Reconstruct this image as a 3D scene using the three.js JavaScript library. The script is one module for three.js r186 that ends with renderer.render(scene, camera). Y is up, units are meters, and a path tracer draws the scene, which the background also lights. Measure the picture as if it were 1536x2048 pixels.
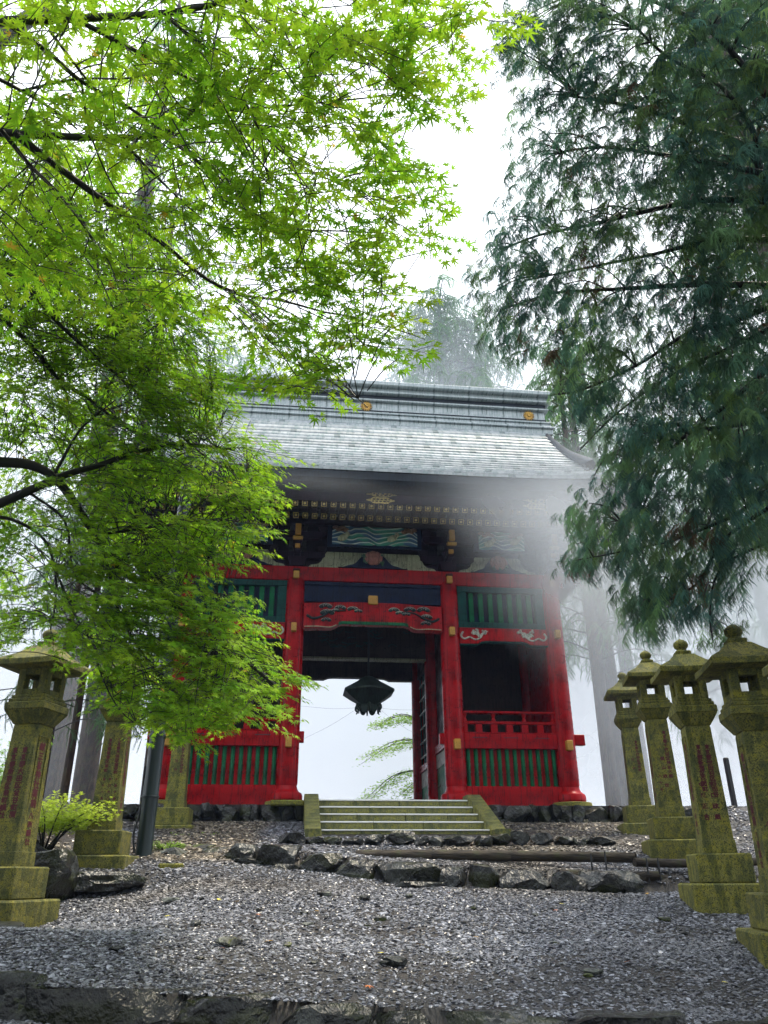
import * as THREE from 'three';
import { mergeGeometries, toCreasedNormals } from 'three/addons/utils/BufferGeometryUtils.js';

// ---------------------------------------------------------------- camera, sky, sun, exposure
const scene = new THREE.Scene();
const rad = Math.PI / 180;
const camera = new THREE.PerspectiveCamera(67.31, 0.75, 0.05, 600);
camera.position.set(-1.6, 1.5, 16.12);
camera.rotation.order = 'YXZ';
camera.rotation.set(25.5 * rad, -6.6 * rad, -0.35 * rad);

const renderer = new THREE.WebGLRenderer({ antialias: true });
renderer.toneMapping = THREE.LinearToneMapping;
renderer.toneMappingExposure = 2.8;
renderer.shadowMap.enabled = true;

{ // an even, bright overcast sky, a little stronger overhead
  const w = 64, h = 32, d = new Float32Array(w * h * 4);
  for (let j = 0; j < h; j++) {
    const el = ((j + 0.5) / h - 0.5) * Math.PI, k = 0.66 + 0.4 * Math.max(0, Math.sin(el));
    for (let i = 0; i < w; i++) { const o = (j * w + i) * 4; d[o] = 0.93 * k; d[o + 1] = 0.975 * k; d[o + 2] = 1.04 * k; d[o + 3] = 1; }
  }
  const t = new THREE.DataTexture(d, w, h, THREE.RGBAFormat, THREE.FloatType);
  t.mapping = THREE.EquirectangularReflectionMapping; t.magFilter = THREE.LinearFilter; t.minFilter = THREE.LinearFilter; t.needsUpdate = true;
  scene.background = t; scene.environment = t;
}
const sun = new THREE.DirectionalLight(0xfff1d8, 2.0);
sun.position.set(9, 30, 1); sun.target.position.set(0, 3, 4);
sun.castShadow = true; sun.shadow.radius = 20;
Object.assign(sun.shadow.camera, { left: -25, right: 25, top: 25, bottom: -25, near: 1, far: 90 });
scene.add(sun, sun.target);
scene.fog = new THREE.FogExp2(0xb4cdfa, 0.0008);

// ---------------------------------------------------------------- helpers
function rng(seed) { let s = seed | 0; return () => { s = (s + 0x6d2b79f5) | 0; let t = Math.imul(s ^ (s >>> 15), 1 | s); t = (t + Math.imul(t ^ (t >>> 7), 61 | t)) ^ t; return ((t ^ (t >>> 14)) >>> 0) / 4294967296; }; }
const V = (x, y, z) => new THREE.Vector3(x, y, z);
const clamp = (x, a = 0, b = 1) => Math.min(b, Math.max(a, x));
const smooth = (a, b, x) => { const t = clamp((x - a) / (b - a)); return t * t * (3 - 2 * t); };
const lerp = (a, b, t) => a + (b - a) * t;
const used = {};
function numbered(n) { const k = used[n] = (used[n] ?? -1) + 1; return k ? n + '_' + String(k).padStart(3, '0') : n; }
function tag(o, label, category, group, kind) {
  if (label) o.userData.label = label;
  if (category) o.userData.category = category;
  if (group) o.userData.group = group;
  if (kind) o.userData.kind = kind;
  return o;
}
function thing(name, label, category, pos = [0, 0, 0], turn = 0, group) {
  const o = new THREE.Group(); o.name = numbered(name); o.position.set(...pos); o.rotation.y = turn; scene.add(o);
  return tag(o, label, category, group);
}
function part(name, geo, mat, parent, pos) {
  const m = new THREE.Mesh(geo, mat); m.name = name; m.castShadow = m.receiveShadow = true;
  if (pos) m.position.set(...pos);
  (parent || scene).add(m); return m;
}
function sub(name, parent) { const o = new THREE.Group(); o.name = name; parent.add(o); return o; }
function copyOf(o, label) { const c = o.clone(); c.name = numbered(o.name.replace(/_\d{3}$/, '')); c.userData = { ...o.userData }; if (label) c.userData.label = label; scene.add(c); return c; }
// uv in metres from the side that each face points to
function metricUV(g, s = 1, ox = 0, oy = 0) {
  if (g.index) g = g.toNonIndexed();
  const p = g.attributes.position, uv = new Float32Array(p.count * 2), a = V(), b = V(), c = V(), n = V();
  for (let i = 0; i < p.count; i += 3) {
    a.fromBufferAttribute(p, i); b.fromBufferAttribute(p, i + 1); c.fromBufferAttribute(p, i + 2);
    n.copy(b).sub(a).cross(c.clone().sub(a)); const x = Math.abs(n.x), y = Math.abs(n.y), z = Math.abs(n.z);
    for (let k = 0; k < 3; k++) {
      const q = [a, b, c][k]; let u, v;
      if (y > x && y > z) { u = q.x; v = q.z; } else if (x > z) { u = q.z; v = q.y; } else { u = q.x; v = q.y; }
      uv[(i + k) * 2] = u * s + ox; uv[(i + k) * 2 + 1] = v * s + oy;
    }
  }
  g.setAttribute('uv', new THREE.BufferAttribute(uv, 2)); return g;
}
function flat(g, s = 1, ox, oy) { g = g.index ? g.toNonIndexed() : g; g.computeVertexNormals(); return metricUV(g, s, ox, oy); }
function soft(g, angle = 0.6, s = 1) { g = toCreasedNormals(g, angle); return metricUV(g, s); }
const boxCache = new Map();
function cbox(w, h, d, c = 0.008) { // box with chamfered edges, centred
  const key = [w, h, d, c].map((v) => v.toFixed(4)).join(); if (boxCache.has(key)) return boxCache.get(key);
  const X = w / 2, Y = h / 2, Z = d / 2; c = Math.min(c, X * 0.45, Y * 0.45, Z * 0.45);
  const tri = [], P = (sx, sy, sz, ax) => [sx * (ax === 0 ? X : X - c), sy * (ax === 1 ? Y : Y - c), sz * (ax === 2 ? Z : Z - c)];
  const add = (pts, out) => { // fan, turned outward
    const [a, b, d2] = [pts[0], pts[1], pts[2]].map((p) => V(...p));
    const n = b.clone().sub(a).cross(d2.clone().sub(a)); const q = n.dot(out) < 0 ? pts.slice().reverse() : pts;
    for (let i = 1; i + 1 < q.length; i++) tri.push(...q[0], ...q[i], ...q[i + 1]);
  };
  for (const s of [-1, 1]) {
    add([P(s, -1, -1, 0), P(s, 1, -1, 0), P(s, 1, 1, 0), P(s, -1, 1, 0)], V(s, 0, 0));
    add([P(-1, s, -1, 1), P(1, s, -1, 1), P(1, s, 1, 1), P(-1, s, 1, 1)], V(0, s, 0));
    add([P(-1, -1, s, 2), P(1, -1, s, 2), P(1, 1, s, 2), P(-1, 1, s, 2)], V(0, 0, s));
    for (const t of [-1, 1]) {
      add([P(s, t, -1, 0), P(s, t, 1, 0), P(s, t, 1, 1), P(s, t, -1, 1)], V(s, t, 0));
      add([P(s, -1, t, 0), P(s, 1, t, 0), P(s, 1, t, 2), P(s, -1, t, 2)], V(s, 0, t));
      add([P(-1, s, t, 1), P(1, s, t, 1), P(1, s, t, 2), P(-1, s, t, 2)], V(0, s, t));
      for (const u of [-1, 1]) add([P(s, t, u, 0), P(s, t, u, 1), P(s, t, u, 2)], V(s, t, u));
    }
  }
  const g = new THREE.BufferGeometry(); g.setAttribute('position', new THREE.Float32BufferAttribute(tri, 3)); g.computeVertexNormals();
  metricUV(g); boxCache.set(key, g); return g;
}
// box given by its corners in the frame of its parent
function bar(name, x0, x1, y0, y1, z0, z1, mat, parent, c = 0.008) { return part(name, cbox(x1 - x0, y1 - y0, z1 - z0, c), mat, parent, [(x0 + x1) / 2, (y0 + y1) / 2, (z0 + z1) / 2]); }
const moved = (g, x, y, z, ry = 0, rx = 0, rz = 0, s = 1) => { const m = new THREE.Matrix4().compose(V(x, y, z), new THREE.Quaternion().setFromEuler(new THREE.Euler(rx, ry, rz)), typeof s === 'number' ? V(s, s, s) : V(...s)); return g.clone().applyMatrix4(m); };
const join = (list) => mergeGeometries(list.map((g) => { const q = g.index ? g.toNonIndexed() : g; for (const k of Object.keys(q.attributes)) if (!['position', 'normal', 'uv', 'color'].includes(k)) q.deleteAttribute(k); return q; }));
function shapeOf(pts) { const s = new THREE.Shape(); pts.forEach(([x, y], i) => (i ? s.lineTo(x, y) : s.moveTo(x, y))); return s; }
function extrude(pts, depth, bevel = 0.006, holes = []) {
  const s = Array.isArray(pts) ? shapeOf(pts) : pts; for (const h of holes) s.holes.push(shapeOf(h));
  const g = new THREE.ExtrudeGeometry(s, { depth: depth - 2 * bevel, bevelEnabled: bevel > 0, bevelThickness: bevel, bevelSize: bevel * 0.8, bevelOffset: -bevel * 0.8, bevelSegments: 1, curveSegments: 8 });
  g.translate(0, 0, bevel); return metricUV(toCreasedNormals(g, 0.5));
}
// tapered tube along points with radii
function limb(pts, radii, sides = 7, wob = 0, R = null) {
  const curve = new THREE.CatmullRomCurve3(pts, false, 'centripetal'), n = Math.max(2, (pts.length - 1) * 4), pos = [], uv = [], idx = [];
  let len = 0, prev = null; const N = V(), B = V(), T = V(); let ref = V(0.3, 1, 0.2).normalize();
  for (let i = 0; i <= n; i++) {
    const t = i / n, p = curve.getPoint(t); curve.getTangent(t, T);
    N.copy(ref).addScaledVector(T, -ref.dot(T)); if (N.lengthSq() < 1e-4) N.set(1, 0, 0).addScaledVector(T, -T.x); N.normalize(); ref.copy(N); B.crossVectors(T, N);
    const f = t * (radii.length - 1), k = Math.min(radii.length - 2, Math.floor(f)), r = lerp(radii[k], radii[k + 1], f - k);
    if (prev) len += p.distanceTo(prev); prev = p;
    for (let j = 0; j <= sides; j++) {
      const a = (j % sides) / sides * Math.PI * 2, rr = r * (1 + (wob && R ? (R() - 0.5) * wob * (j < sides ? 1 : 0) : 0));
      pos.push(p.x + (N.x * Math.cos(a) + B.x * Math.sin(a)) * rr, p.y + (N.y * Math.cos(a) + B.y * Math.sin(a)) * rr, p.z + (N.z * Math.cos(a) + B.z * Math.sin(a)) * rr);
      uv.push(j / sides * Math.max(0.12, r * 6.28), len);
      if (wob && j === sides) for (let c = 0; c < 3; c++) pos[pos.length - 3 + c] = pos[pos.length - 3 - sides * 3 + c];
    }
  }
  for (let i = 0; i < n; i++) for (let j = 0; j < sides; j++) { const a = i * (sides + 1) + j, b = a + sides + 1; idx.push(a, a + 1, b, b, a + 1, b + 1); }
  const g = new THREE.BufferGeometry(); g.setAttribute('position', new THREE.Float32BufferAttribute(pos, 3)); g.setAttribute('uv', new THREE.Float32BufferAttribute(uv, 2)); g.setIndex(idx); g.computeVertexNormals(); return g;
}
function lathe(profile, seg = 24) { return new THREE.LatheGeometry(profile.map(([r, y]) => new THREE.Vector2(r, y)), seg); }

// ---------------------------------------------------------------- noise and textures
const NG = new Float32Array(65536); { const r = rng(77); for (let i = 0; i < 65536; i++) NG[i] = r(); }
function vnoise(x, y, per) { // value noise that repeats every `per` cells
  const xi = Math.floor(x), yi = Math.floor(y), fx = x - xi, fy = y - yi, u = fx * fx * (3 - 2 * fx), v = fy * fy * (3 - 2 * fy), m = (a) => ((a % per) + per) % per;
  const x0 = m(xi), x1 = m(xi + 1), y0 = m(yi), y1 = m(yi + 1), at = (a, b) => NG[((a * 131 + b * 977) & 65535)];
  return lerp(lerp(at(x0, y0), at(x1, y0), u), lerp(at(x0, y1), at(x1, y1), u), v);
}
function fbm(x, y, per, oct = 5, gain = 0.55) { let s = 0, a = 1, t = 0; for (let o = 0; o < oct; o++) { s += a * vnoise(x + o * 17.3 * 0, y, per); t += a; a *= gain; x *= 2; y *= 2; per *= 2; } return s / t; }
function noise3(x, y, z) { return (vnoise(x + 31, y + 17, 4096) + vnoise(y + 57, z + 91, 4096) + vnoise(z + 13, x + 71, 4096)) / 3; }
function texture(n, fn, srgb = true, repeat = 1) { // fn(u, v) -> [r, g, b] 0..1
  const d = new Uint8Array(n * n * 4);
  for (let j = 0; j < n; j++) for (let i = 0; i < n; i++) { const c = fn(i / n, j / n), o = (j * n + i) * 4; d[o] = clamp(c[0]) * 255; d[o + 1] = clamp(c[1] ?? c[0]) * 255; d[o + 2] = clamp(c[2] ?? c[0]) * 255; d[o + 3] = 255; }
  const t = new THREE.DataTexture(d, n, n); t.wrapS = t.wrapT = THREE.RepeatWrapping; t.magFilter = THREE.LinearFilter; t.minFilter = THREE.LinearMipmapLinearFilter; t.generateMipmaps = true;
  if (srgb) t.colorSpace = THREE.SRGBColorSpace; t.repeat.set(repeat, repeat); t.needsUpdate = true; return t;
}
const mix3 = (a, b, t) => [lerp(a[0], b[0], t), lerp(a[1], b[1], t), lerp(a[2], b[2], t)];
const T = {};
T.fine = texture(512, (u, v) => { const n = fbm(u * 24, v * 24, 24, 5, 0.7); return [n, n, n]; }, false);
T.coarse = texture(512, (u, v) => { const n = fbm(u * 5, v * 5, 5, 7, 0.58); return [n, n, n]; }, false);
// weathered granite: speckle, olive lichen, dark algae
T.granite = texture(1024, (u, v) => {
  const sp = vnoise(u * 260, v * 260, 260), sp2 = vnoise(u * 130 + 9, v * 130, 130), big = fbm(u * 4 + 3, v * 4, 4, 6, 0.6), li = fbm(u * 22, v * 22 + 5, 22, 5, 0.66), al = fbm(u * 12 + 1.7, v * 5, 12, 6, 0.64);
  let c = mix3([0.40, 0.40, 0.19], [0.68, 0.66, 0.32], clamp(0.35 + (sp - 0.5) * 1.1 + (big - 0.5) * 1.3));
  c = mix3(c, [0.66, 0.62, 0.12], smooth(0.46, 0.66, li) * 0.55);
  c = mix3(c, [0.20, 0.25, 0.11], smooth(0.48, 0.68, al) * 0.5);
  c = mix3(c, [0.12, 0.15, 0.07], smooth(0.6, 0.84, sp2) * 0.6);
  return c;
});
T.rock = texture(512, (u, v) => {
  const n = fbm(u * 6, v * 6, 6, 7, 0.6), m = fbm(u * 4 + 2, v * 9, 4, 6, 0.62), vein = Math.abs(fbm(u * 5, v * 5 + 3, 5, 5) - 0.5);
  let c = mix3([0.06, 0.07, 0.07], [0.52, 0.54, 0.52], clamp((n - 0.4) * 3.0));
  c = mix3(c, [0.62, 0.62, 0.58], smooth(0.018, 0.0, vein) * 0.5);
  return mix3(c, [0.26, 0.30, 0.06], smooth(0.5, 0.62, m) * 0.8);
});
T.soil = texture(1024, (u, v) => {
  const n = fbm(u * 60, v * 60, 60, 4, 0.7), b = fbm(u * 5, v * 5, 5, 5), s = vnoise(u * 170, v * 170, 170);
  let c = mix3([0.16, 0.15, 0.15], [0.44, 0.43, 0.43], clamp((n - 0.3) * 1.8));
  c = mix3(c, [0.30, 0.24, 0.18], smooth(0.45, 0.7, b) * 0.6);
  return mix3(c, [0.62, 0.62, 0.62], smooth(0.86, 0.95, s) * 0.7);
});
T.paint = texture(1024, (u, v) => { // lacquer: grain, faded patches, rain streaks, specks of dirt and small chips
  const g = fbm(u * 60, v * 4, 60, 4, 0.6), b = fbm(u * 4, v * 4, 4, 6, 0.6), st = fbm(u * 46 + 3, v * 2, 46, 4, 0.6), sp = vnoise(u * 190, v * 190, 190), ch = fbm(u * 30, v * 30, 30, 3);
  let k = 0.78 + 0.16 * (g - 0.5) + 0.42 * (b - 0.5); k -= 0.26 * smooth(0.55, 0.75, st) + 0.2 * smooth(0.84, 0.95, sp); if (ch > 0.735) k *= 0.6;
  return [k, k * (0.95 + 0.08 * b), k * 0.97];
});
T.copper = texture(1024, (u, v) => {
  const cell = NG[(Math.floor(u * 40) * 131 + Math.floor(v * 1) * 977 + 5) & 65535], n = fbm(u * 8, v * 8, 8, 6, 0.6), st = fbm(u * 50, v * 4, 50, 4);
  let c = mix3([0.62, 0.64, 0.65], [0.82, 0.83, 0.83], clamp(n * 0.9 + (cell - 0.5) * 0.5));
  c = mix3(c, [0.42, 0.52, 0.50], smooth(0.5, 0.75, st) * 0.4); if (cell > 0.86) c = mix3(c, [0.36, 0.40, 0.40], 0.75 * smooth(0.35, 0.55, n)); return c;
});
T.bark = texture(512, (u, v) => { const g = fbm(u * 26, v * 5, 26, 5, 0.6), b = fbm(u * 5, v * 5, 5, 5), m = fbm(u * 9 + 4, v * 7, 9, 5); let c = mix3([0.13, 0.11, 0.09], [0.40, 0.36, 0.30], clamp((g - 0.2) * 1.5)); return mix3(c, [0.28, 0.32, 0.18], smooth(0.5, 0.7, m) * 0.5 * b * 2); });
T.barkBump = texture(512, (u, v) => { const g = fbm(u * 26, v * 5, 26, 5, 0.6); return [g, g, g]; }, false);

const lin = (r, g, b) => new THREE.Color().setRGB(r, g, b);
function mat(c, roughness = 0.8, o = {}) { return new THREE.MeshStandardMaterial({ color: Array.isArray(c) ? lin(...c) : c, roughness, side: THREE.DoubleSide, ...o }); }
const paint = (c, r = 0.45) => new THREE.MeshPhysicalMaterial({ color: lin(...c), roughness: Math.min(1, r * 1.9), side: THREE.DoubleSide, specularIntensity: 0.22, map: T.paint, roughnessMap: T.coarse, bumpMap: T.fine, bumpScale: 0.002 });
const M = {
  red: paint([0.56, 0.008, 0.014], 0.36), green: paint([0.006, 0.21, 0.085], 0.45), teal: paint([0.012, 0.11, 0.105], 0.5),
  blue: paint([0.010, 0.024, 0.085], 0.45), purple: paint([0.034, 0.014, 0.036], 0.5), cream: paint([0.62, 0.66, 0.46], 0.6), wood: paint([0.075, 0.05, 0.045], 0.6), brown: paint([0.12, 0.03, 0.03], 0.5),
  gold: mat([0.92, 0.55, 0.10], 0.38, { metalness: 0.35, map: T.paint }), brass: mat([0.85, 0.66, 0.22], 0.35, { metalness: 0.6, map: T.paint }), ochre: mat([0.80, 0.42, 0.05], 0.5, { map: T.paint }),
  white: paint([0.72, 0.74, 0.68], 0.55), bronze: mat([0.05, 0.085, 0.075], 0.5, { metalness: 0.4, map: T.paint }),
  copper: mat([0.85, 0.9, 0.93], 0.36, { map: T.copper, metalness: 0.25, bumpMap: T.fine, bumpScale: 0.004 }), ridge: mat([0.78, 0.83, 0.84], 0.42, { map: T.copper, metalness: 0.2 }), edge: mat([0.022, 0.04, 0.07], 0.55, { map: T.paint }),
  granite: mat([0.78, 0.77, 0.62], 0.85, { map: T.granite, bumpMap: T.fine, bumpScale: 0.006 }), rock: mat([0.62, 0.64, 0.66], 0.5, { map: T.rock, bumpMap: T.coarse, bumpScale: 0.05 }),
  soil: mat([0.26, 0.255, 0.26], 0.6, { map: T.soil, bumpMap: T.fine, bumpScale: 0.03 }), dressed: mat([0.72, 0.74, 0.98], 0.7, { map: T.granite, bumpMap: T.fine, bumpScale: 0.004 }), nosing: mat([0.74, 0.74, 0.72], 0.35, { bumpMap: T.fine, bumpScale: 0.001 }),
  bark: mat([0.55, 0.52, 0.48], 0.85, { map: T.bark, bumpMap: T.barkBump, bumpScale: 0.02 }), hazedBark: mat([0.75, 0.62, 0.5], 0.85, { map: T.bark, bumpMap: T.barkBump, bumpScale: 0.03 }), wetBark: mat([0.06, 0.055, 0.055], 0.55, { map: T.bark, bumpMap: T.barkBump, bumpScale: 0.01 }),
  iron: mat([0.03, 0.032, 0.035], 0.5, { metalness: 0.5 }), ink: mat([0.13, 0.012, 0.02], 0.7),
};
function leafGeo(droop = 0.16, fold = 0) { // seven-lobed maple leaf lying in x/z, stalk at the origin, about 2 units across
  const lobes = [[-128, 0.42], [-84, 0.78], [-42, 0.98], [0, 1.08], [42, 0.98], [84, 0.78], [128, 0.42]], rim = [];
  lobes.forEach(([a, r], i) => {
    const w = 9; if (i) rim.push([(a + lobes[i - 1][0]) / 2, 0.30]);
    rim.push([a - w, r * 0.58], [a, r], [a + w, r * 0.58]);
  });
  const P = ([a, r]) => { const t = a * rad; return [Math.sin(t) * r * (1 - fold * 0.25), -droop * r * r + fold * Math.abs(Math.sin(t)) * r * 0.5, Math.cos(t) * r]; }, pos = [];
  rim.unshift([-165, 0.12]); rim.push([165, 0.12]);
  for (let i = 0; i + 1 < rim.length; i++) pos.push(0, 0, 0, ...P(rim[i]), ...P(rim[i + 1]));
  const g = new THREE.BufferGeometry(); g.setAttribute('position', new THREE.Float32BufferAttribute(pos, 3)); g.computeVertexNormals(); return metricUV(g);
}
// ---------------------------------------------------------------- terrain
function curve1(pts) { return (x) => { if (x <= pts[0][0]) return pts[0][1]; for (let i = 1; i < pts.length; i++) if (x <= pts[i][0]) { const [a, b] = pts[i - 1], [c, d] = pts[i]; return lerp(b, d, (x - a) / (c - a)); } return pts[pts.length - 1][1]; }; }
const slopeAt = curve1([[-1, 2.45], [0.9, 2.45], [2.3, 2.2], [5.2, 1.72], [7.5, 1.24], [9.2, 0.93], [10.25, 0.70], [13, 0.2]]);
const kerbTop = curve1([[-7, 1.2], [-3.4, 1.0], [-2.1, 0.86], [-0.93, 0.75], [0.4, 0.71], [1.5, 0.67], [4, 0.64]]);
const kerbZ = curve1([[-7, 10.7], [-3.4, 10.4], [-0.9, 10.18], [1.5, 10.5], [4, 10.8]]);
const rowZ = curve1([[-2.4, 4.7], [-1.4, 5.3], [-0.3, 6.0], [1, 6.3], [2, 6.5], [3.4, 6.6]]);
function groundY(x, z) {
  const kz = kerbZ(x), kt = kerbTop(x), wob = 0.035 * (noise3(x * 0.9 + 40, 0, z * 0.9 + 40) - 0.5) + 0.02 * (noise3(x * 3 + 9, 3, z * 3) - 0.5);
  if (z > kz + 0.1) return kt - 0.2 - 0.1 * (z - kz) + wob;
  let y = slopeAt(z) + (kt - 0.70) * smooth(7.3, 10.25, z);
  const w = smooth(-2.7, -2.0, x) * smooth(3.9, 3.1, x), r = rowZ(x);
  y += w * (z > r ? -0.09 * Math.exp(-(z - r) / 0.8) : 0.11 * smooth(r, r - 0.12, z) * Math.exp(-(r - z) / 0.9));
  y += 0.55 * smooth(-4.55, -5.3, x) * smooth(10, 8.2, z) * smooth(0.5, 3, z);
  y -= 0.13 * smooth(-2.5, -3.2, x) * smooth(5.75, 6.1, z) * smooth(9.2, 7.6, z);
  y += 0.3 * smooth(5.2, 7.5, x);
  return y + wob;
}
{
  const xs = [], zs = [];
  for (let x = -160; x < -9; x += x < -30 ? 12 : 1.5) xs.push(x); for (let x = -9; x <= 9; x += 0.12) xs.push(x); for (let x = 9.5; x <= 160; x += x > 30 ? 12 : 1.5) xs.push(x);
  for (let z = -0.5; z < 18; z += 0.1) zs.push(z); for (let z = 18; z < 60; z += 3) zs.push(z);
  const pos = [], uv = [], idx = [];
  for (const z of zs) for (const x of xs) { pos.push(x, groundY(x, z), z); uv.push(x / 2, z / 2); }
  for (let j = 0; j + 1 < zs.length; j++) for (let i = 0; i + 1 < xs.length; i++) { const a = j * xs.length + i, b = a + xs.length; idx.push(a, b, a + 1, b, b + 1, a + 1); }
  const g = new THREE.BufferGeometry(); g.setAttribute('position', new THREE.Float32BufferAttribute(pos, 3)); g.setAttribute('uv', new THREE.Float32BufferAttribute(uv, 2)); g.setIndex(idx); g.computeVertexNormals();
  tag(part('ground', g, M.soil), 'dark wet gravel slope rising from the camera to the gate', 'ground', null, 'structure');
  // the level terrace that the gate stands on
  const tg = new THREE.BoxGeometry(320, 0.6, 150); tg.translate(0, 2.46, -74.3);
  tag(part('terrace_ground', metricUV(tg, 0.5), M.soil), 'level earth terrace around and behind the red gate', 'ground', null, 'structure');
}
// ---------------------------------------------------------------- rocks
function rockGeo(seed, w, h, d, detail = 3, rough = 0.13) { // split boulder: rounded box cut by random planes, then roughened
  const R = rng(seed), g = new THREE.IcosahedronGeometry(1, detail), p = g.attributes.position, planes = [], v = V(), o = R() * 90;
  for (let i = 0; i < 11; i++) { const n = V(R() - 0.5, R() - 0.5, R() - 0.5).normalize(); planes.push([n, 0.66 + R() * 0.3]); }
  planes.push([V((R() - 0.5) * 0.25, 1, (R() - 0.5) * 0.2).normalize(), 0.72], [V((R() - 0.5) * 0.3, (R() - 0.5) * 0.2, 1).normalize(), 0.74]);
  for (let i = 0; i < p.count; i++) {
    v.fromBufferAttribute(p, i).normalize();
    const m = Math.pow(Math.abs(v.x) ** 5 + Math.abs(v.y) ** 5 + Math.abs(v.z) ** 5, 0.2); v.divideScalar(m);
    for (const [n, k] of planes) { const e = v.dot(n) - k; if (e > 0) v.addScaledVector(n, -e); }
    const q = 1 + rough * (noise3(v.x * 2 + o, v.y * 2 + o, v.z * 2 + o) - 0.5) * 2 + rough * 0.5 * (noise3(v.x * 6 + o, v.y * 6, v.z * 6) - 0.5) * 2 + rough * 0.3 * (noise3(v.x * 15 + o, v.y * 15, v.z * 15 + o) - 0.5) * 2; v.multiplyScalar(q);
    p.setXYZ(i, v.x * w / 2, v.y * h / 2, v.z * d / 2);
  }
  return metricUV(toCreasedNormals(g, 0.35), 0.8, R() * 7, R() * 7);
}
const rockTones = [0.26, 0.38, 0.52].map((k) => mat([k * 0.62, k * 0.64, k * 0.64], 0.38, { map: T.rock, bumpMap: T.coarse, bumpScale: 0.1 }));
const dryTone = mat([1.0, 1.0, 0.95], 0.6, { map: T.rock, bumpMap: T.coarse, bumpScale: 0.05 });
function rockAt(name, seed, w, h, d, x, y, z, turn, parent, m, detail = 3) { const o = part(name, rockGeo(seed, w, h, d, detail), m || rockTones[seed % 3], parent, [x, y, z]); o.rotation.y = turn; return o; }
// near kerb: a row of split boulders across the path
{
  const t = thing('stone_kerb', 'low row of dark split boulders along the bottom edge of the gravel slope', 'stone kerb');
  const R = rng(5); let x = -4.6, k = 0;
  while (x < 3.4) {
    const w = 0.42 + R() * 0.55, cx = x + w / 2, h = 0.40 + R() * 0.07, zc = kerbZ(cx);
    rockAt('stone', 100 + k, w * 1.3, h, 0.38 + R() * 0.1, cx, kerbTop(cx) - h / 2 + 0.035 + R() * 0.03, zc + 0.05, (R() - 0.5) * 0.12 - Math.atan((kerbZ(cx + 0.2) - kerbZ(cx - 0.2)) / 0.4), t, null, 5);
    x += w * 0.99; k++;
  }
}
// the row that holds the middle step
{
  const t = thing('stone_step', 'curving row of large dark boulders below the log edging', 'stone step');
  const R = rng(15); let x = -2.45, k = 0;
  while (x < 2.0) {
    const w = 0.34 + R() * 0.42, cx = x + w / 2, z = rowZ(cx), h = 0.35 + R() * 0.08, gy = groundY(cx, z + 0.35);
    rockAt('stone', 200 + k, w * 1.08, h, 0.42, cx, gy + h / 2 - 0.08, z + 0.02, (R() - 0.5) * 0.3 - Math.atan((rowZ(cx + 0.2) - rowZ(cx - 0.2)) / 0.4) * 0.8, t, null, 4);
    if (R() < 0.45) rockAt('stone', 260 + k, w * 0.8, 0.13, 0.3, cx + 0.1, gy + 0.01, z + 0.3, R(), t, null, 3);
    x += w * 0.96; k++;
  }
}
{
  const t = thing('stone_edging', 'jumbled row of small rough stones at the foot of the stairs', 'stone edging');
  const R = rng(25); let x = -1.75, k = 0;
  while (x < 3.0) {
    const w = 0.2 + R() * 0.28, cx = x + w / 2, z = 3.95 + 0.1 * Math.sin(cx * 2), h = 0.15 + R() * 0.1, gy = groundY(cx, z);
    rockAt('stone', 300 + k, w * 1.06, h, 0.3, cx, gy + h / 2 - 0.05 + (cx > -0.6 ? 0.03 : 0), z + (R() - 0.5) * 0.1, (R() - 0.5) * 0.6, t, null, 3);
    x += w * 0.98; k++;
  }
}
// terrace wall: rubble course with a flat slab here and there
{
  const t = thing('retaining_wall', 'low mossy rubble wall along the front of the gate terrace', 'wall'), R = rng(35);
  let x = -11, k = 0;
  while (x < 11) {
    const w = 0.2 + R() * 0.3, cx = x + w / 2; x += w * 0.98; k++;
    if (cx > -1.25 && cx < 1.85) continue;
    const h = 0.34 + R() * 0.1;
    rockAt('stone', 400 + k, w * 1.08, h, 0.34, cx, 2.79 - h / 2 + R() * 0.03, 0.78 + (R() - 0.5) * 0.05, (R() - 0.5) * 0.3, t, null, 2);
    if (R() < 0.55) rockAt('stone', 470 + k, w * 0.8, 0.2, 0.3, cx + 0.06, 2.42, 0.84, R(), t, null, 2);
  }
  bar('coping_slab', -1.98, -1.36, 2.72, 2.82, 0.55, 1.0, M.granite, t, 0.02);
}
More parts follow.
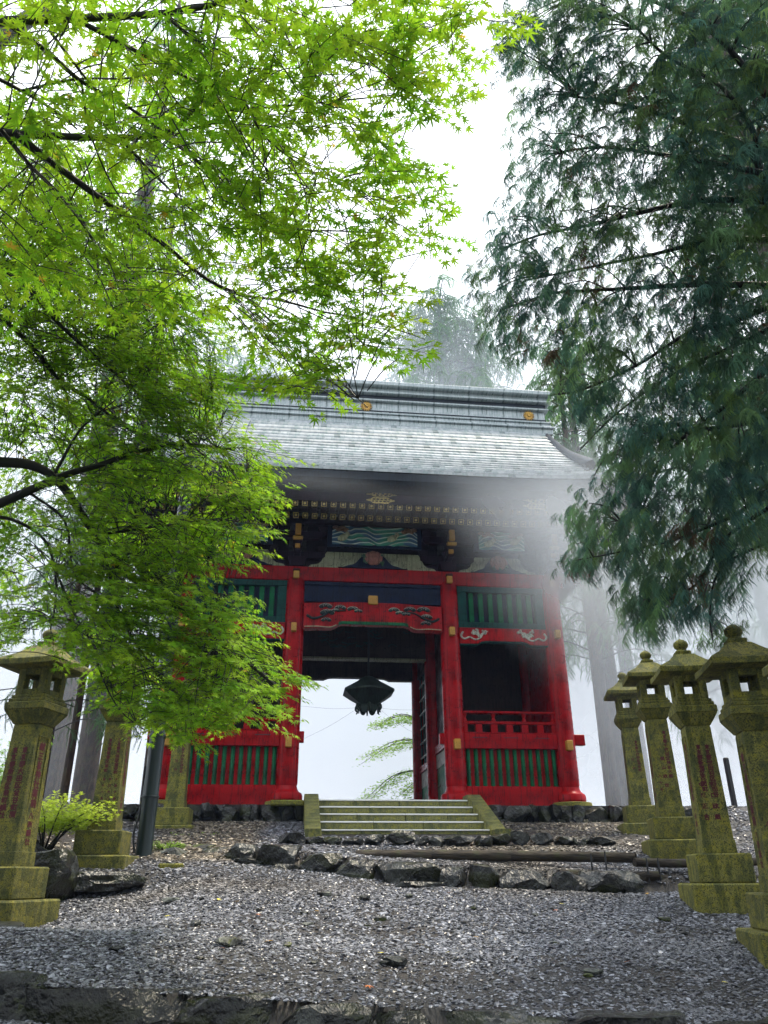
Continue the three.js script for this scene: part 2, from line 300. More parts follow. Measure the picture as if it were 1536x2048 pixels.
// left bank: rocks holding the planted slope
{
  const spots = [[-4.35, 1.5, 6.65, 0.95, 0.72, 0.7, 'big cleft boulder with a pale top beside the leftmost stone lantern'], [-4.7, 1.75, 5.95, 0.7, 0.5, 0.6, 'mossy rock under the bright green shrub'], [-4.75, 1.3, 8.35, 0.6, 0.4, 0.6, 'dark rock behind the plinth of the leftmost stone lantern'],
    [-3.85, 1.47, 5.75, 1.4, 0.34, 1.15, 'broad flat mossy boulder carrying the lantern next to the dark green pole'], [-3.15, 1.78, 4.55, 0.55, 0.3, 0.42, 'angular pale rock beside the foot of the dark green pole'], [-2.85, 1.86, 4.0, 0.4, 0.26, 0.4, 'small upright rock behind the angular pale rock'], [-2.55, 1.8, 4.35, 0.62, 0.28, 0.4, 'mossy rock at the left end of the boulder step'],
    [-4.05, 1.14, 8.55, 0.8, 0.12, 0.5, 'flat slab of rock in front of the leftmost stone lantern'], [-4.0, 1.08, 9.05, 0.34, 0.14, 0.28, 'small triangular rock in front of the flat slab'], [-3.45, 1.1, 8.75, 0.3, 0.07, 0.2, 'thin dark stone lying on the gravel near the leftmost lantern'], [-5.0, 1.75, 5.2, 0.8, 0.5, 0.7, 'dark mossy rock at the top of the left bank']];
  spots.forEach(([x, y, z, w, h, d, label], i) => tag(rockAt(numbered('boulder'), 520 + i, w, h, d, x, y, z, i * 0.7, null, i === 4 || i === 5 ? dryTone : null, 4), label, 'boulder', 'rocks of the left bank'));
  tag(part('paving_block', cbox(0.3, 0.13, 0.24, 0.015), M.granite, null, [-3.02, 1.62, 5.55]), 'small squared stone block lying beside the lantern plinth', 'stone block').rotation.y = 0.1;
}
// loose stones and fallen leaves on the gravel
{
  const R = rng(45);
  for (let i = 0; i < 34; i++) {
    const x = -3 + R() * 5.6, z = 6.9 + R() * 3.0, s = 0.05 + R() * R() * 0.13;
    const o = rockAt(numbered('loose_stone'), 600 + (i % 9), s * 1.5, s * 0.55, s, x, groundY(x, z) + s * 0.18, z, R() * 6, null, i % 3 ? dryTone : rockTones[2], 1);
    tag(o, 'flat pale stone lying loose on the gravel slope', 'stone', 'loose stones on the gravel slope');
  }
}
// gravel: too many to count
{
  const R = rng(55), geos = [0, 1, 2, 3].map((k) => { const g = new THREE.IcosahedronGeometry(1, 0), p = g.attributes.position, r = rng(70 + k), at = new Map(); for (let i = 0; i < p.count; i++) { const key = [p.getX(i), p.getY(i), p.getZ(i)].map((v) => v.toFixed(3)).join(); if (!at.has(key)) at.set(key, 0.7 + r() * 0.6); const s = at.get(key); p.setXYZ(i, p.getX(i) * s * 1.35, p.getY(i) * s * 0.42, p.getZ(i) * s); } return flat(g); });
  const gm = mat([1, 1, 1], 0.3), lists = geos.map(() => []);
  const c = new THREE.Color(), q = new THREE.Quaternion(), e = new THREE.Euler(), m4 = new THREE.Matrix4();
  const drop = (x, z, s) => { if (noise3(x * 1.7 + 60, 11, z * 1.3 + 8) + 0.3 * noise3(x * 6, 2, z * 6 + 4) > 0.735 && R() < 0.6) return; e.set((R() - 0.5) * 0.7, R() * 6.3, (R() - 0.5) * 0.7); q.setFromEuler(e); m4.compose(V(x, groundY(x, z) + s * 0.2, z), q, V(s, s, s)); const pale = 0.06 + 0.2 * smooth(0.42, 0.6, noise3(x * 1.1 + 20, 7, z * 1.1 + 3)), k = R() < pale ? 0.16 + 0.26 * R() : 0.045 + 0.13 * R(), brown = smooth(0.45, 0.6, noise3(x * 0.7 + 5, 2, z * 0.7)) * smooth(7.4, 5.6, z) ; c.setRGB(k * (0.96 + 0.26 * brown), k * (1.0 + 0.04 * brown), k * (1.16 - 0.36 * brown)); lists[Math.floor(R() * 4)].push([m4.clone(), c.clone()]); };  // the paler chips carry wet sky glint in their colour
  for (let i = 0; i < 115000; i++) { const z = 8.6 + R() * 4.6, x = -1.6 + (R() - 0.47) * (16.6 - z) * 1.15; drop(x, z, 0.006 + R() * R() * 0.016); }
  for (let i = 0; i < 115000; i++) { const z = 5 + R() * 4.2, x = -5.4 + R() * 10.6; drop(x, z, 0.007 + R() * R() * 0.018); }
  for (let i = 0; i < 34000; i++) { const z = 0.95 + R() * 4.6, x = -5 + R() * 12; if (x > -1.3 && x < 1.95 && z < 2.8) continue; drop(x, z, 0.012 + R() * R() * 0.026); }
  lists.forEach((l, k) => { const im = new THREE.InstancedMesh(geos[k], gm, l.length); im.name = numbered('gravel'); im.castShadow = im.receiveShadow = true; l.forEach(([m, col], i) => { im.setMatrixAt(i, m); im.setColorAt(i, col); }); scene.add(im); tag(im, ['wet grey crushed stone covering the slope', 'flat grey chips scattered through the crushed stone of the slope', 'darker angular chips in the crushed stone of the slope', 'chips in the crushed stone of the slope, some with sky glint in their colour'][k], 'gravel', null, 'stuff'); });
}
{ // fallen leaves
  const R = rng(65), g = leafGeo(), ms = [[0.75, 0.42, 0.05], [0.6, 0.18, 0.04], [0.7, 0.6, 0.08]].map((c) => mat(c, 0.6));
  for (let i = 0; i < 22; i++) { const x = -3 + R() * 5.5, z = i < 4 ? 11 + R() * 0.6 : 6.8 + R() * 3.2; const o = part(numbered('fallen_leaf'), g, ms[i % 3], null, [x, groundY(x, z) + 0.025, z]); o.rotation.set(R() * 0.4 - 0.2 - 1.57 + 1.57, R() * 6, R() * 0.4 - 0.2); o.scale.setScalar(0.035 + R() * 0.02); tag(o, ['orange fallen leaf lying on the gravel slope', 'red brown fallen leaf lying on the gravel slope', 'yellow fallen leaf lying on the gravel slope'][i % 3], 'leaf', 'fallen leaves on the gravel slope'); }
}
// ---------------------------------------------------------------- stairs
{
  const t = thing('stone_stairs', 'five broad granite steps with pale edges leading up to the gate', 'stairs', [0.3, 0, 0]);
  for (let i = 0; i < 5; i++) {
    const top = 2.83 - i * 0.15, z = 1.0 + i * 0.4, s = sub('step', t), cuts = i % 2 ? [-1.4, -0.5, 0.35, 1.4] : [-1.4, -0.75, 0.1, 0.85, 1.4];
    for (let k = 0; k + 1 < cuts.length; k++) bar('step_block', cuts[k] + 0.003, cuts[k + 1] - 0.003, top - 0.22, top - 0.024, z - 0.5, z, M.dressed, s, 0.006);
    for (let k = 0; k + 1 < cuts.length; k++) bar('tread', cuts[k] + 0.002, cuts[k + 1] - 0.002, top - 0.023, top, z - 0.5, z + 0.014, M.nosing, s, 0.012);
  }
  for (const sd of [-1, 1]) {
    const prof = [[0.55, 2.2], [0.55, 2.93], [0.95, 2.93], [2.72, 2.22], [3.0, 2.22], [3.0, 1.9], [0.55, 1.9]].map(([z, y]) => [-z, y]);
    const g = extrude(prof, 0.26, 0.012); const c = part('cheek_stone', g, M.dressed, t); c.rotation.y = Math.PI / 2; c.position.x = sd < 0 ? -1.66 : 1.4;
  }
}
// ---------------------------------------------------------------- log edging
{
  const R = rng(85);
  const logAt = (label, a, b, r) => { const A = V(...a), B = V(...b), pts = [0, 0.3, 0.6, 1].map((t) => A.clone().lerp(B, t).add(V(0, (R() - 0.5) * 0.03, (R() - 0.5) * 0.03))); const g = join([limb(pts, [r, r * 1.05, r * 0.97, r * 0.9], 10, 0.12, R), moved(new THREE.CircleGeometry(r, 10), A.x, A.y, A.z, Math.PI / 2), moved(new THREE.CircleGeometry(r * 0.9, 10), B.x, B.y, B.z, Math.PI / 2)]); tag(part(numbered('log'), g, M.bark), label, 'log', 'log edging of the path'); };
  logAt('long weathered log lying above the boulder step', [-0.72, 1.78, 5.15], [2.6, 1.72, 6.25], 0.065);
  logAt('upper log reaching right behind the mossy lantern plinth', [2.5, 1.66, 6.45], [4.6, 1.66, 6.2], 0.05);
  logAt('lower log reaching right behind the mossy lantern plinth', [2.2, 1.47, 6.5], [4.6, 1.48, 6.3], 0.05);
  logAt('dark log wedged under the right end of the long log', [1.6, 1.52, 6.35], [2.75, 1.5, 6.5], 0.06);
  for (const [x, z, y] of [[1.98, 6.42, 1.53], [2.14, 6.46, 1.55], [2.62, 6.52, 1.48], [2.76, 6.52, 1.48]]) {
    const list = []; for (let k = 0; k < 17; k++) list.push(moved(new THREE.CylinderGeometry(0.011, 0.013, 0.018, 7), 0, k * 0.024 - 0.2, 0)); list.push(new THREE.CylinderGeometry(0.009, 0.009, 0.46, 6));
    tag(part(numbered('iron_stake'), join(list), M.iron, null, [x, y, z]), 'ribbed iron stake pinning the log edging of the path', 'stake', 'iron stakes pinning the logs');
  }
}
// ---------------------------------------------------------------- carved writing, drawn stroke by stroke on a 10 x 10 field
const GLYPH = {
  三: '2,2 8,2|2.5,5 7.5,5|1,8.5 9,8.5', 峯: '5,0 5,3|2,1 2,3|2,3 8,3|8,1 8,3|4,3.5 2,6|3.5,4.5 7,4.5 3,7|4,5 8,7|2.5,7.6 7.5,7.6|2,8.7 8,8.7|5,7 5,10',
  神: '2.5,0 3,1.2|1,2.5 4.5,2.5 1,6|3,4.5 3,10|5.5,2 9.5,2|5.5,2 5.5,6.5|9.5,2 9.5,6.5|5.5,4.2 9.5,4.2|5.5,6.5 9.5,6.5|7.5,0 7.5,10', 社: '2.5,0 3,1.2|1,2.5 4.5,2.5 1,6|3,4.5 3,10|5.5,4 9.5,4|7.5,1 7.5,9|5,9 10,9',
  廣: '5,0 5,1|1,1 9.5,1|1.5,1 1,9.5|3,3 9,3|4.5,2 4.5,4|7,2 7,4|3.5,4.5 8.5,4.5|3.5,4.5 3.5,7.5|8.5,4.5 8.5,7.5|3.5,6 8.5,6|3.5,7.5 8.5,7.5|6,4 6,7.5|4.5,8 3,9.8|7,8 9,9.8', 前: '3,0 4,1.5|7,0 6,1.5|1,2.2 9,2.2|2,4 2,9.5|2,4 5,4|5,4 5,9.5|2,5.7 5,5.7|2,7.4 5,7.4|7,4 7,7.5|9,3.5 9,9.5 8,9',
  八: '4,2 1,9|5.5,1.5 9,9', 洲: '1,1 2,2.5|.5,4 1.5,5|.5,9 2.2,6.5|3.5,1 3,9.5|6,1 6,9|9,1 9,9.5|4.5,4 4,5.5|7.3,4 7,5.5',
  講: '1,1.5 3.5,1.5|.5,3 4,3|1,4.5 3.5,4.5|1,6 3.5,6|1,7 1,9.5|3.5,7 3.5,9.5|1,7 3.5,7|1,9.5 3.5,9.5|5,1.5 9.5,1.5|6.5,0 6.5,4|8.5,0 8.5,4|4.8,4.2 10,4.2|5.5,5.5 9.5,5.5|5.5,5.5 5.5,10|9.5,5.5 9.5,10|7.5,4.2 7.5,8|5.5,6.8 9.5,6.8|4.6,8 10,8',
  獻: '1,2 6,2|3.5,0 3.5,2|1,3.5 .8,9|1,3.5 6,3.5|6,3.5 6,9|2,5 5,5|2,6.5 5,6.5|3.5,5 3.5,9|2,8 5,8|6.5,3 10,3|8,0 8,3 6.5,9.5|8,4 10,9.5|9.2,1 9.8,2',
  東: '1,1.5 9,1.5|2.5,3 7.5,3|2.5,3 2.5,6|7.5,3 7.5,6|2.5,4.5 7.5,4.5|2.5,6 7.5,6|5,0 5,10|5,6.2 1,9.2|5,6.2 9,9.2', 京: '5,0 5,1.5|1,1.8 9,1.8|3,3.2 7,3.2|3,3.2 3,5.5|7,3.2 7,5.5|3,5.5 7,5.5|5,5.5 5,9.5 4,9|3,6.8 1.5,9|7,6.8 8.5,9',
  都: '1,1.8 5,1.8|3,0 3,3.5|.5,3.5 6,3.5|5.5,.5 1,6.5|2,5 5,5|2,5 2,9.5|5,5 5,9.5|2,7.2 5,7.2|2,9.5 5,9.5|7,1 7,10|7,1 9.5,1 8.2,4|8.2,4 9.5,6 8,7.2', 世: '.5,3.5 9.5,3.5|2,1 2,9 9,9|5,.5 5,6.5|8,.5 8,6.5|5,6.5 8,6.5',
  田: '1.5,1.5 8.5,1.5|1.5,1.5 1.5,9|8.5,1.5 8.5,9|1.5,9 8.5,9|5,1.5 5,9|1.5,5.2 8.5,5.2', 谷: '3,.5 1.5,2.5|7,.5 8.5,2.5|5,2 1,6|5,2 9,6|3,6 7,6|3,6 3,9.5|7,6 7,9.5|3,9.5 7,9.5', 区: '1,1 9,1|1,1 1,9.2|1,9.2 9.5,9.2|3,2.8 7.5,7.8|7.5,2.8 3,7.8',
  新: '3,0 3,1.2|1,1.5 5,1.5|2,2 2.5,3.2|4,2 3.5,3.2|.5,3.6 5.5,3.6|1,5.5 5,5.5|3,3.6 3,10|3,6 1,8.5|3,6 5,8|9,.5 6.5,1.8|6.5,1.8 6.3,6 5.5,9.5|6.5,4.2 10,4.2|8.5,4.2 8.5,10', 宿: '5,0 5,1|1,1.5 9,1.5|1,1.5 .8,3|9,1.5 9.2,3|3.5,2.5 1.5,6|2.5,5 2.5,10|4.5,3.5 9,3.5|6.5,3.5 5.8,5|4.8,5 8.8,5|4.8,5 4.8,9.5|8.8,5 8.8,9.5|4.8,7.2 8.8,7.2|4.8,9.5 8.8,9.5',
  花: '1,2 9,2|3.5,0 3.5,3.5|6.5,0 6.5,3.5|3.5,4 1,7|2.5,5.8 2.5,10|6,4 6,8.8 9.5,8.8 9.5,7.5|9,4.8 6,6.5', 園: '1,.8 9,.8|1,.8 1,9.8|9,.8 9,9.8|1,9.4 9,9.4|3,2.2 7,2.2|5,1.2 5,3.4|2.4,3.4 7.6,3.4|3.5,4.4 6.5,4.4 6.5,6 3.5,6 3.5,4.4|5,6 3,8.4|5,6.4 7.4,8.4', 町: '1,1.5 5,1.5 5,8 1,8 1,1.5|3,1.5 3,8|1,4.7 5,4.7|6,2 10,2|8,2 8,9.5 7,9',
  中: '1.5,2.5 8.5,2.5 8.5,6 1.5,6 1.5,2.5|5,0 5,10', 川: '2,1 1.5,9|5,1.5 5,8.5|8.2,.8 8.2,9.8', 正: '1,1 9,1|5,1 5,9|5,4.8 8.3,4.8|2,4.5 2,9|.5,9 9.5,9', 吉: '1,2 9,2|5,0 5,4|2.5,4 7.5,4|2.5,5.8 7.5,5.8 7.5,9.5 2.5,9.5 2.5,5.8', 千: '7.5,.5 2.5,2|1,4.5 9,4.5|5,1.5 5,10', 口: '2,2 8,2 8,8.6 2,8.6 2,2',
  政: '1,1.2 5,1.2|3,1.2 3,8.4|3,4.5 5,4.5|1.5,4 1.5,8.8|.5,9 5.2,8.2|7,0 5.8,3|6.5,2.2 10,2.2|9,2.2 5.5,9.8|6.5,4 10,9.8', 藏: '1,1.5 9,1.5|3.5,.3 3.5,2.5|6.5,.3 6.5,2.5|1.5,3.5 9,3.5|2,3.5 1,9.5|3.2,5 6,5|3.2,5 3.2,8.6|3.2,6.8 6,6.8|3.2,8.6 6,8.6|4.6,5 4.6,8.6|7,2.8 9.5,9.6|9,5.5 6.4,9.4',
  代: '3.5,.5 1,5|2.4,3.5 2.4,10|4,4 9.5,3.3|6.2,.5 7,6 9.5,9.8|8,1 9,2', 台: '4.5,.5 2,4 8,3.8|6.5,2 8.5,4.8|2.5,5.8 7.5,5.8 7.5,9.5 2.5,9.5 2.5,5.8', 山: '5,.5 5,8.8|1.5,4 1.5,8.8|8.5,4 8.5,9|1.5,8.8 8.5,8.8', 野: '1,1 4.6,1 4.6,5 1,5 1,1|2.8,1 2.8,8.8|1,3 4.6,3|1,7 4.6,7|.5,9 5,8.5|6,1 9,1 7.5,3|5.6,4.4 9.6,4.4|7.6,4.4 7.6,9.5 6.6,9', 関: '1,.8 1,9.8|1,.8 4,.8 4,3.6 1,3.6|9,.8 9,9.8|9,.8 6,.8 6,3.6 9,3.6|1,2.2 4,2.2|6,2.2 9,2.2|3,5.4 7,5.4|2.6,6.8 7.4,6.8|5,5.4 3,9|5,7 7,9', 十: '1,4.5 9,4.5|5,.5 5,9.8', 金: '5,0 1,4|5,0 9,4|3,4 7,4|2,6 8,6|5,4 5,9.2|3,7 3.6,8.5|7,7 6.4,8.5|1,9.4 9,9.4', 大: '1,3.5 9,3.5|5,.5 5,4 1,9.5|5,4 9,9.5', 木: '1,3 9,3|5,.3 5,10|5,3.5 1,8.5|5,3.5 9,8.5',
};
function writingTexture(w, h, columns) { // columns: [text, x, y, size, step]
  const c = document.createElement('canvas'); c.width = w; c.height = h; const g = c.getContext('2d');
  g.fillStyle = '#000'; g.fillRect(0, 0, w, h); g.strokeStyle = '#fff'; g.lineCap = 'round'; g.lineJoin = 'round';
  for (const [text, x, y, size, step] of columns) [...text].forEach((ch, i) => {
    if (!GLYPH[ch]) return; g.lineWidth = size * 0.16;
    for (const s of GLYPH[ch].split('|')) { g.beginPath(); s.split(' ').forEach((p, k) => { const [a, b] = p.split(',').map(Number); const X = x + (a - 5) / 10 * size, Y = y + i * step + b / 10 * size; k ? g.lineTo(X, Y) : g.moveTo(X, Y); }); g.stroke(); }
  });
  const t = new THREE.CanvasTexture(c); t.magFilter = THREE.LinearFilter; return t;
}
const inkWith = (t) => new THREE.MeshStandardMaterial({ color: lin(0.07, 0.004, 0.010), roughness: 0.8, alphaMap: t, alphaTest: 0.4, side: THREE.DoubleSide });
const mainText = inkWith(writingTexture(128, 1024, [['獻三峯神社廣前', 64, 20, 84, 92], ['八洲講社', 64, 700, 60, 80]]));
const fronts = {
  far: inkWith(writingTexture(256, 1024, [['東京都千代田区神田町', 186, 120, 46, 54], ['川山', 100, 420, 48, 140]])),
  second: inkWith(writingTexture(256, 1024, [['東京都千代田区神田大野', 190, 60, 50, 60], ['関山政世', 124, 420, 50, 120], ['八十千', 60, 660, 46, 90]])),
  third: inkWith(writingTexture(256, 1024, [['東京都世田谷区谷田谷', 186, 100, 54, 56], ['東京都新宿区花園町', 96, 100, 54, 56], ['千口政藏', 160, 500, 54, 112], ['中川正吉', 66, 500, 54, 112]])),
  left: inkWith(writingTexture(256, 1024, [['東京都大田区金谷町', 196, 110, 44, 50], ['東京都新宿区前町', 86, 110, 44, 54], ['十金十金', 216, 600, 34, 78], ['木口大八', 150, 600, 34, 78], ['金十八木', 84, 600, 34, 78]])),
  edge: inkWith(writingTexture(256, 1024, [['東京都大田区金谷町廣', 180, 120, 60, 68], ['東京都新宿区前町講社', 76, 120, 60, 68]])),
};
function frustum(w0, w1, h, c = 0.012) { // square post, narrower at the top, chamfered
  const g = cbox(1, 1, 1, 0.02).clone(), p = g.attributes.position;
  for (let i = 0; i < p.count; i++) { const y = p.getY(i) + 0.5, w = lerp(w0, w1, y); p.setXYZ(i, p.getX(i) * w, y * h, p.getZ(i) * w); }
  g.computeVertexNormals(); return metricUV(g);
}
function faceQuad(side, w0, w1, h, u0, u1, y0, y1, off) { // a thin sheet on one face of that post
  const P = (u, y) => { const w = lerp(w0, w1, y / h); return V(u * w, y, w / 2 + off); }, a = P(u0, y0), b = P(u1, y0), c = P(u1, y1), d = P(u0, y1);
  const g = new THREE.BufferGeometry().setFromPoints([a, b, c, a, c, d]); g.setAttribute('uv', new THREE.Float32BufferAttribute([0, 0, 1, 0, 1, 1, 0, 0, 1, 1, 0, 1], 2)); g.computeVertexNormals(); g.rotateY(side * Math.PI / 2); return g;
}
function roofSlab(half, lip, rise, topHalf) { // low hipped stone roof with slightly lifted corners
  const n = 8, pos = [], rows = [];
  const ring = (r, y, lift) => { const out = []; for (let s = 0; s < 4; s++) for (let k = 0; k < n; k++) { const t = k / n * 2 - 1, q = [[t, 1], [1, -t], [-t, -1], [-1, t]][s]; out.push([q[0] * r, y + lift * Math.abs(t) ** 3, q[1] * r]); } return out; };
  rows.push(ring(half * 0.42, -0.02, 0), ring(half * 0.96, -0.01, 0.006), ring(half, -0.004, 0.008), ring(half, lip, 0.01), ring(half * 0.97, lip + 0.012, 0.009), ring(half * 0.6, lip + rise * 0.5, 0.003), ring(topHalf, lip + rise, 0), ring(0.001, lip + rise, 0));
  for (let r = 0; r + 1 < rows.length; r++) for (let k = 0; k < 4 * n; k++) { const a = rows[r][k], b = rows[r][(k + 1) % (4 * n)], c = rows[r + 1][k], d = rows[r + 1][(k + 1) % (4 * n)]; pos.push(...a, ...b, ...c, ...b, ...d, ...c); }
  const g = new THREE.BufferGeometry(); g.setAttribute('position', new THREE.Float32BufferAttribute(pos, 3)); return soft(g, 0.45);
}
function fireBox(w, h, t, win, wh) { // hollow, an opening in each of its four sides
  const list = [], p = (w - t) / 2, side = (w - win) / 2, y0 = (h - wh) * 0.42;
  for (const sx of [-1, 1]) for (const sz of [-1, 1]) list.push(moved(cbox(side, h, side, 0.008), sx * (w - side) / 2, h / 2, sz * (w - side) / 2));
  for (let s = 0; s < 4; s++) { const a = s * Math.PI / 2, x = Math.sin(a) * p, z = Math.cos(a) * p; list.push(moved(cbox(win, y0, t, 0.004), x, y0 / 2, z, a), moved(cbox(win, h - wh - y0, t, 0.004), x, h - (h - wh - y0) / 2, z, a)); }
  return join(list);
}
const lanternGeo = { slab: cbox(0.78, 0.3, 0.78, 0.018), plinth: cbox(0.56, 0.285, 0.56, 0.015), post: frustum(0.325, 0.275, 1.335), foot: frustum(0.345, 0.338, 0.13),
  panel: (() => { const w = 0.2, g = []; g.push(moved(cbox(0.012, 1.06, 0.008, 0.002), -0.078, 0, 0), moved(cbox(0.012, 1.06, 0.008, 0.002), 0.078, 0, 0), moved(cbox(0.168, 0.012, 0.008, 0.002), 0, 0.536, 0), moved(cbox(0.168, 0.012, 0.008, 0.002), 0, -0.536, 0)); return join(g); })(),
  bevel: frustum(0.29, 0.45, 0.13), capital: cbox(0.46, 0.085, 0.46, 0.012), step: cbox(0.42, 0.04, 0.42, 0.01), sill: cbox(0.385, 0.035, 0.385, 0.008), fire: fireBox(0.345, 0.29, 0.06, 0.165, 0.15), roof: roofSlab(0.35, 0.05, 0.2, 0.11), neck: cbox(0.18, 0.075, 0.18, 0.012),
  finial: soft(lathe([[0.001, 0.15], [0.012, 0.142], [0.045, 0.128], [0.078, 0.1], [0.088, 0.07], [0.078, 0.038], [0.05, 0.014], [0.062, 0.008], [0.066, -0.012], [0.001, -0.014]], 20), 0.7) };
const stones = [0, 1, 2, 3, 4, 5, 6, 7].map((k) => { const t = T.granite.clone(); t.offset.set(k * 0.37, k * 0.61); t.repeat.set(0.85 + k % 3 * 0.15, 0.85 + k % 2 * 0.25); t.needsUpdate = true; const v = [1, 0.86, 1.06, 0.95, 1, 0.84, 0.8, 1][k]; return mat([0.66 * v, 0.66 * v, [0.72, 0.62, 0.68, 0.64][k % 4] * v], 0.85, { map: t, bumpMap: T.fine, bumpScale: 0.007 }); });
let lanternCount = 0;
function stoneLantern(label, x, y, z, turn, front, pathSide) {
  const t = thing('stone_lantern', label, 'stone lantern', [x, y, z], turn, 'stone lanterns lining the path'), L = lanternGeo, st = stones[lanternCount++ % 8];
  part('base_slab', L.slab, st, t, [0, 0.02, 0]); part('plinth', L.plinth, st, t, [0, 0.312, 0]);
  const post = part('post', L.post, st, t, [0, 0.455, 0]); part('post_foot', L.foot, st, post, [0, 0.001, 0]);
  if (front) part('inscription', faceQuad(0, 0.325, 0.275, 1.335, -0.48, 0.48, 0.2, 1.22, 0.003), front, post).rotation.y = 0;
  part('inscription', faceQuad(pathSide, 0.325, 0.275, 1.335, -0.24, 0.24, 0.17, 1.18, 0.003), mainText, post);
  const fr = part('panel_frame', L.panel, st, post, [pathSide * 0.151, 0.68, 0]); fr.rotation.set(0, pathSide * Math.PI / 2, 0); fr.rotation.x = 0; 
  const cap = sub('capital', t); part('capital_bevel', L.bevel, st, cap, [0, 1.79, 0]); part('capital_block', L.capital, st, cap, [0, 1.9625, 0]); part('capital_step', L.step, st, cap, [0, 2.026, 0]);
  part('sill', L.sill, st, t, [0, 2.0645, 0]); part('fire_box', L.fire, st, t, [0, 2.083, 0]);
  part('roof', L.roof, st, t, [0, 2.375, 0]); part('neck', L.neck, st, t, [0, 2.64, 0]); part('finial', L.finial, st, t, [0, 2.69, 0]);
  return t;
}
stoneLantern('smallest looking stone lantern of the right row, standing closest to the gate', 4.51, 2.17, 2.27, -0.27, fronts.far, -1);
stoneLantern('stone lantern second from the gate in the right row, base above the logs', 3.67, 1.79, 5.12, -0.27, fronts.second, -1);
stoneLantern('stone lantern with two columns of red writing, its plinth hiding the log ends', 3.0, 1.27, 7.49, -0.26, fronts.third, -1);
stoneLantern('big stone lantern at the right edge with a yellow mossy roof', 2.66, 0.92, 9.2, -0.26, fronts.second, -1);
stoneLantern('stone lantern cut off by the right edge, only a roof corner showing', 2.2, 0.5, 11.05, -0.26, null, -1);
stoneLantern('big stone lantern at the left edge with red writing beside the cleft boulder', -4.3, 1.17, 7.56, -0.31, fronts.edge, 1);
stoneLantern('stone lantern on the flat boulder next to the dark green pole', -3.92, 1.61, 5.3, -0.05, fronts.left, 1);
stoneLantern('stone lantern under the maple, directly in front of the left red columns', -3.6, 2.17, 1.5, -0.02, fronts.far, 1);

// ---------------------------------------------------------------- ringed pole
{
  const t = thing('utility_pole', 'dark green pole with ringed joints like bamboo beside the left lantern', 'pole', [-3.5, 1.72, 4.75]);
  const m = mat([0.006, 0.016, 0.018], 0.34, { bumpMap: T.coarse, bumpScale: 0.002 });
  for (let k = 0; k < 8; k++) { part('pole_segment', soft(lathe([[0.112, 0], [0.108, 0.03], [0.104, 0.4], [0.107, 0.76], [0.112, 0.795]], 20), 0.8), m, t, [0, k * 0.8, 0]); part('joint_ring', soft(lathe([[0.108, -0.012], [0.121, -0.006], [0.121, 0.01], [0.108, 0.016]], 20), 0.5), m, t, [0, k * 0.8, 0]); }
  part('cable', limb([V(-0.12, 0.1, 0.02), V(-0.16, 0.35, 0), V(-0.115, 0.6, 0), V(-0.12, 1.2, 0)], [0.014, 0.014], 7), M.iron, t);
}
tag(part('wooden_post', cbox(0.1, 1.15, 0.1, 0.015), mat([0.05, 0.055, 0.055], 0.6, { map: T.bark }), null, [7.9, 3.3, -0.6]), 'dark square post standing alone on the terrace behind the right lanterns', 'post');
// ---------------------------------------------------------------- the gate
const gate = thing('shrine_gate', 'red lacquered three bay shrine gate with carved beams and copper roof', 'gate', [0, 0, 0]);
const COLX = [-4.05, -1.7, 1.7, 4.05], ROWZ = [0, -2.2, -4.4], FL = 2.87;
{
  const colGeo = soft(lathe([[0.001, 0], [0.29, 0], [0.315, 0.03], [0.318, 0.10], [0.30, 0.15], [0.245, 0.185], [0.215, 0.23], [0.203, 0.275], [0.196, 0.29], [0.212, 0.33], [0.215, 0.5], [0.213, 2.4], [0.205, 4.5], [0.19, 4.62], [0.001, 4.62]], 36), 0.5);
  const seatGeo = soft(lathe([[0.001, 0.10], [0.40, 0.10], [0.42, 0.09], [0.43, 0]], 28), 0.5), nose = cbox(0.125, 0.2, 0.14, 0.01), noseUp = cbox(0.115, 0.18, 0.14, 0.01);
  for (const z of ROWZ) for (const x of COLX) {
    const c = part('column', colGeo, M.red, gate, [x, FL, z]);
    part('base_stone', seatGeo, M.granite, c, [0, -0.105, 0]);
    if (z === 0) {
      part('beam_nose', nose, M.ochre, c, [0, 1.09, 0.27]); part('beam_nose', noseUp, M.ochre, c, [0, 3.45, 0.26]);
      if (Math.abs(x) > 3) part('beam_end', cbox(0.26, 0.22, 0.13, 0.012), M.red, c, [Math.sign(x) * 0.3, 1.24, 0]);
      else part('beam_end', cbox(0.13, 0.22, 0.13, 0.012), M.red, c, [-Math.sign(x) * 0.24, 1.24, -0.05]);
    }
  }
}
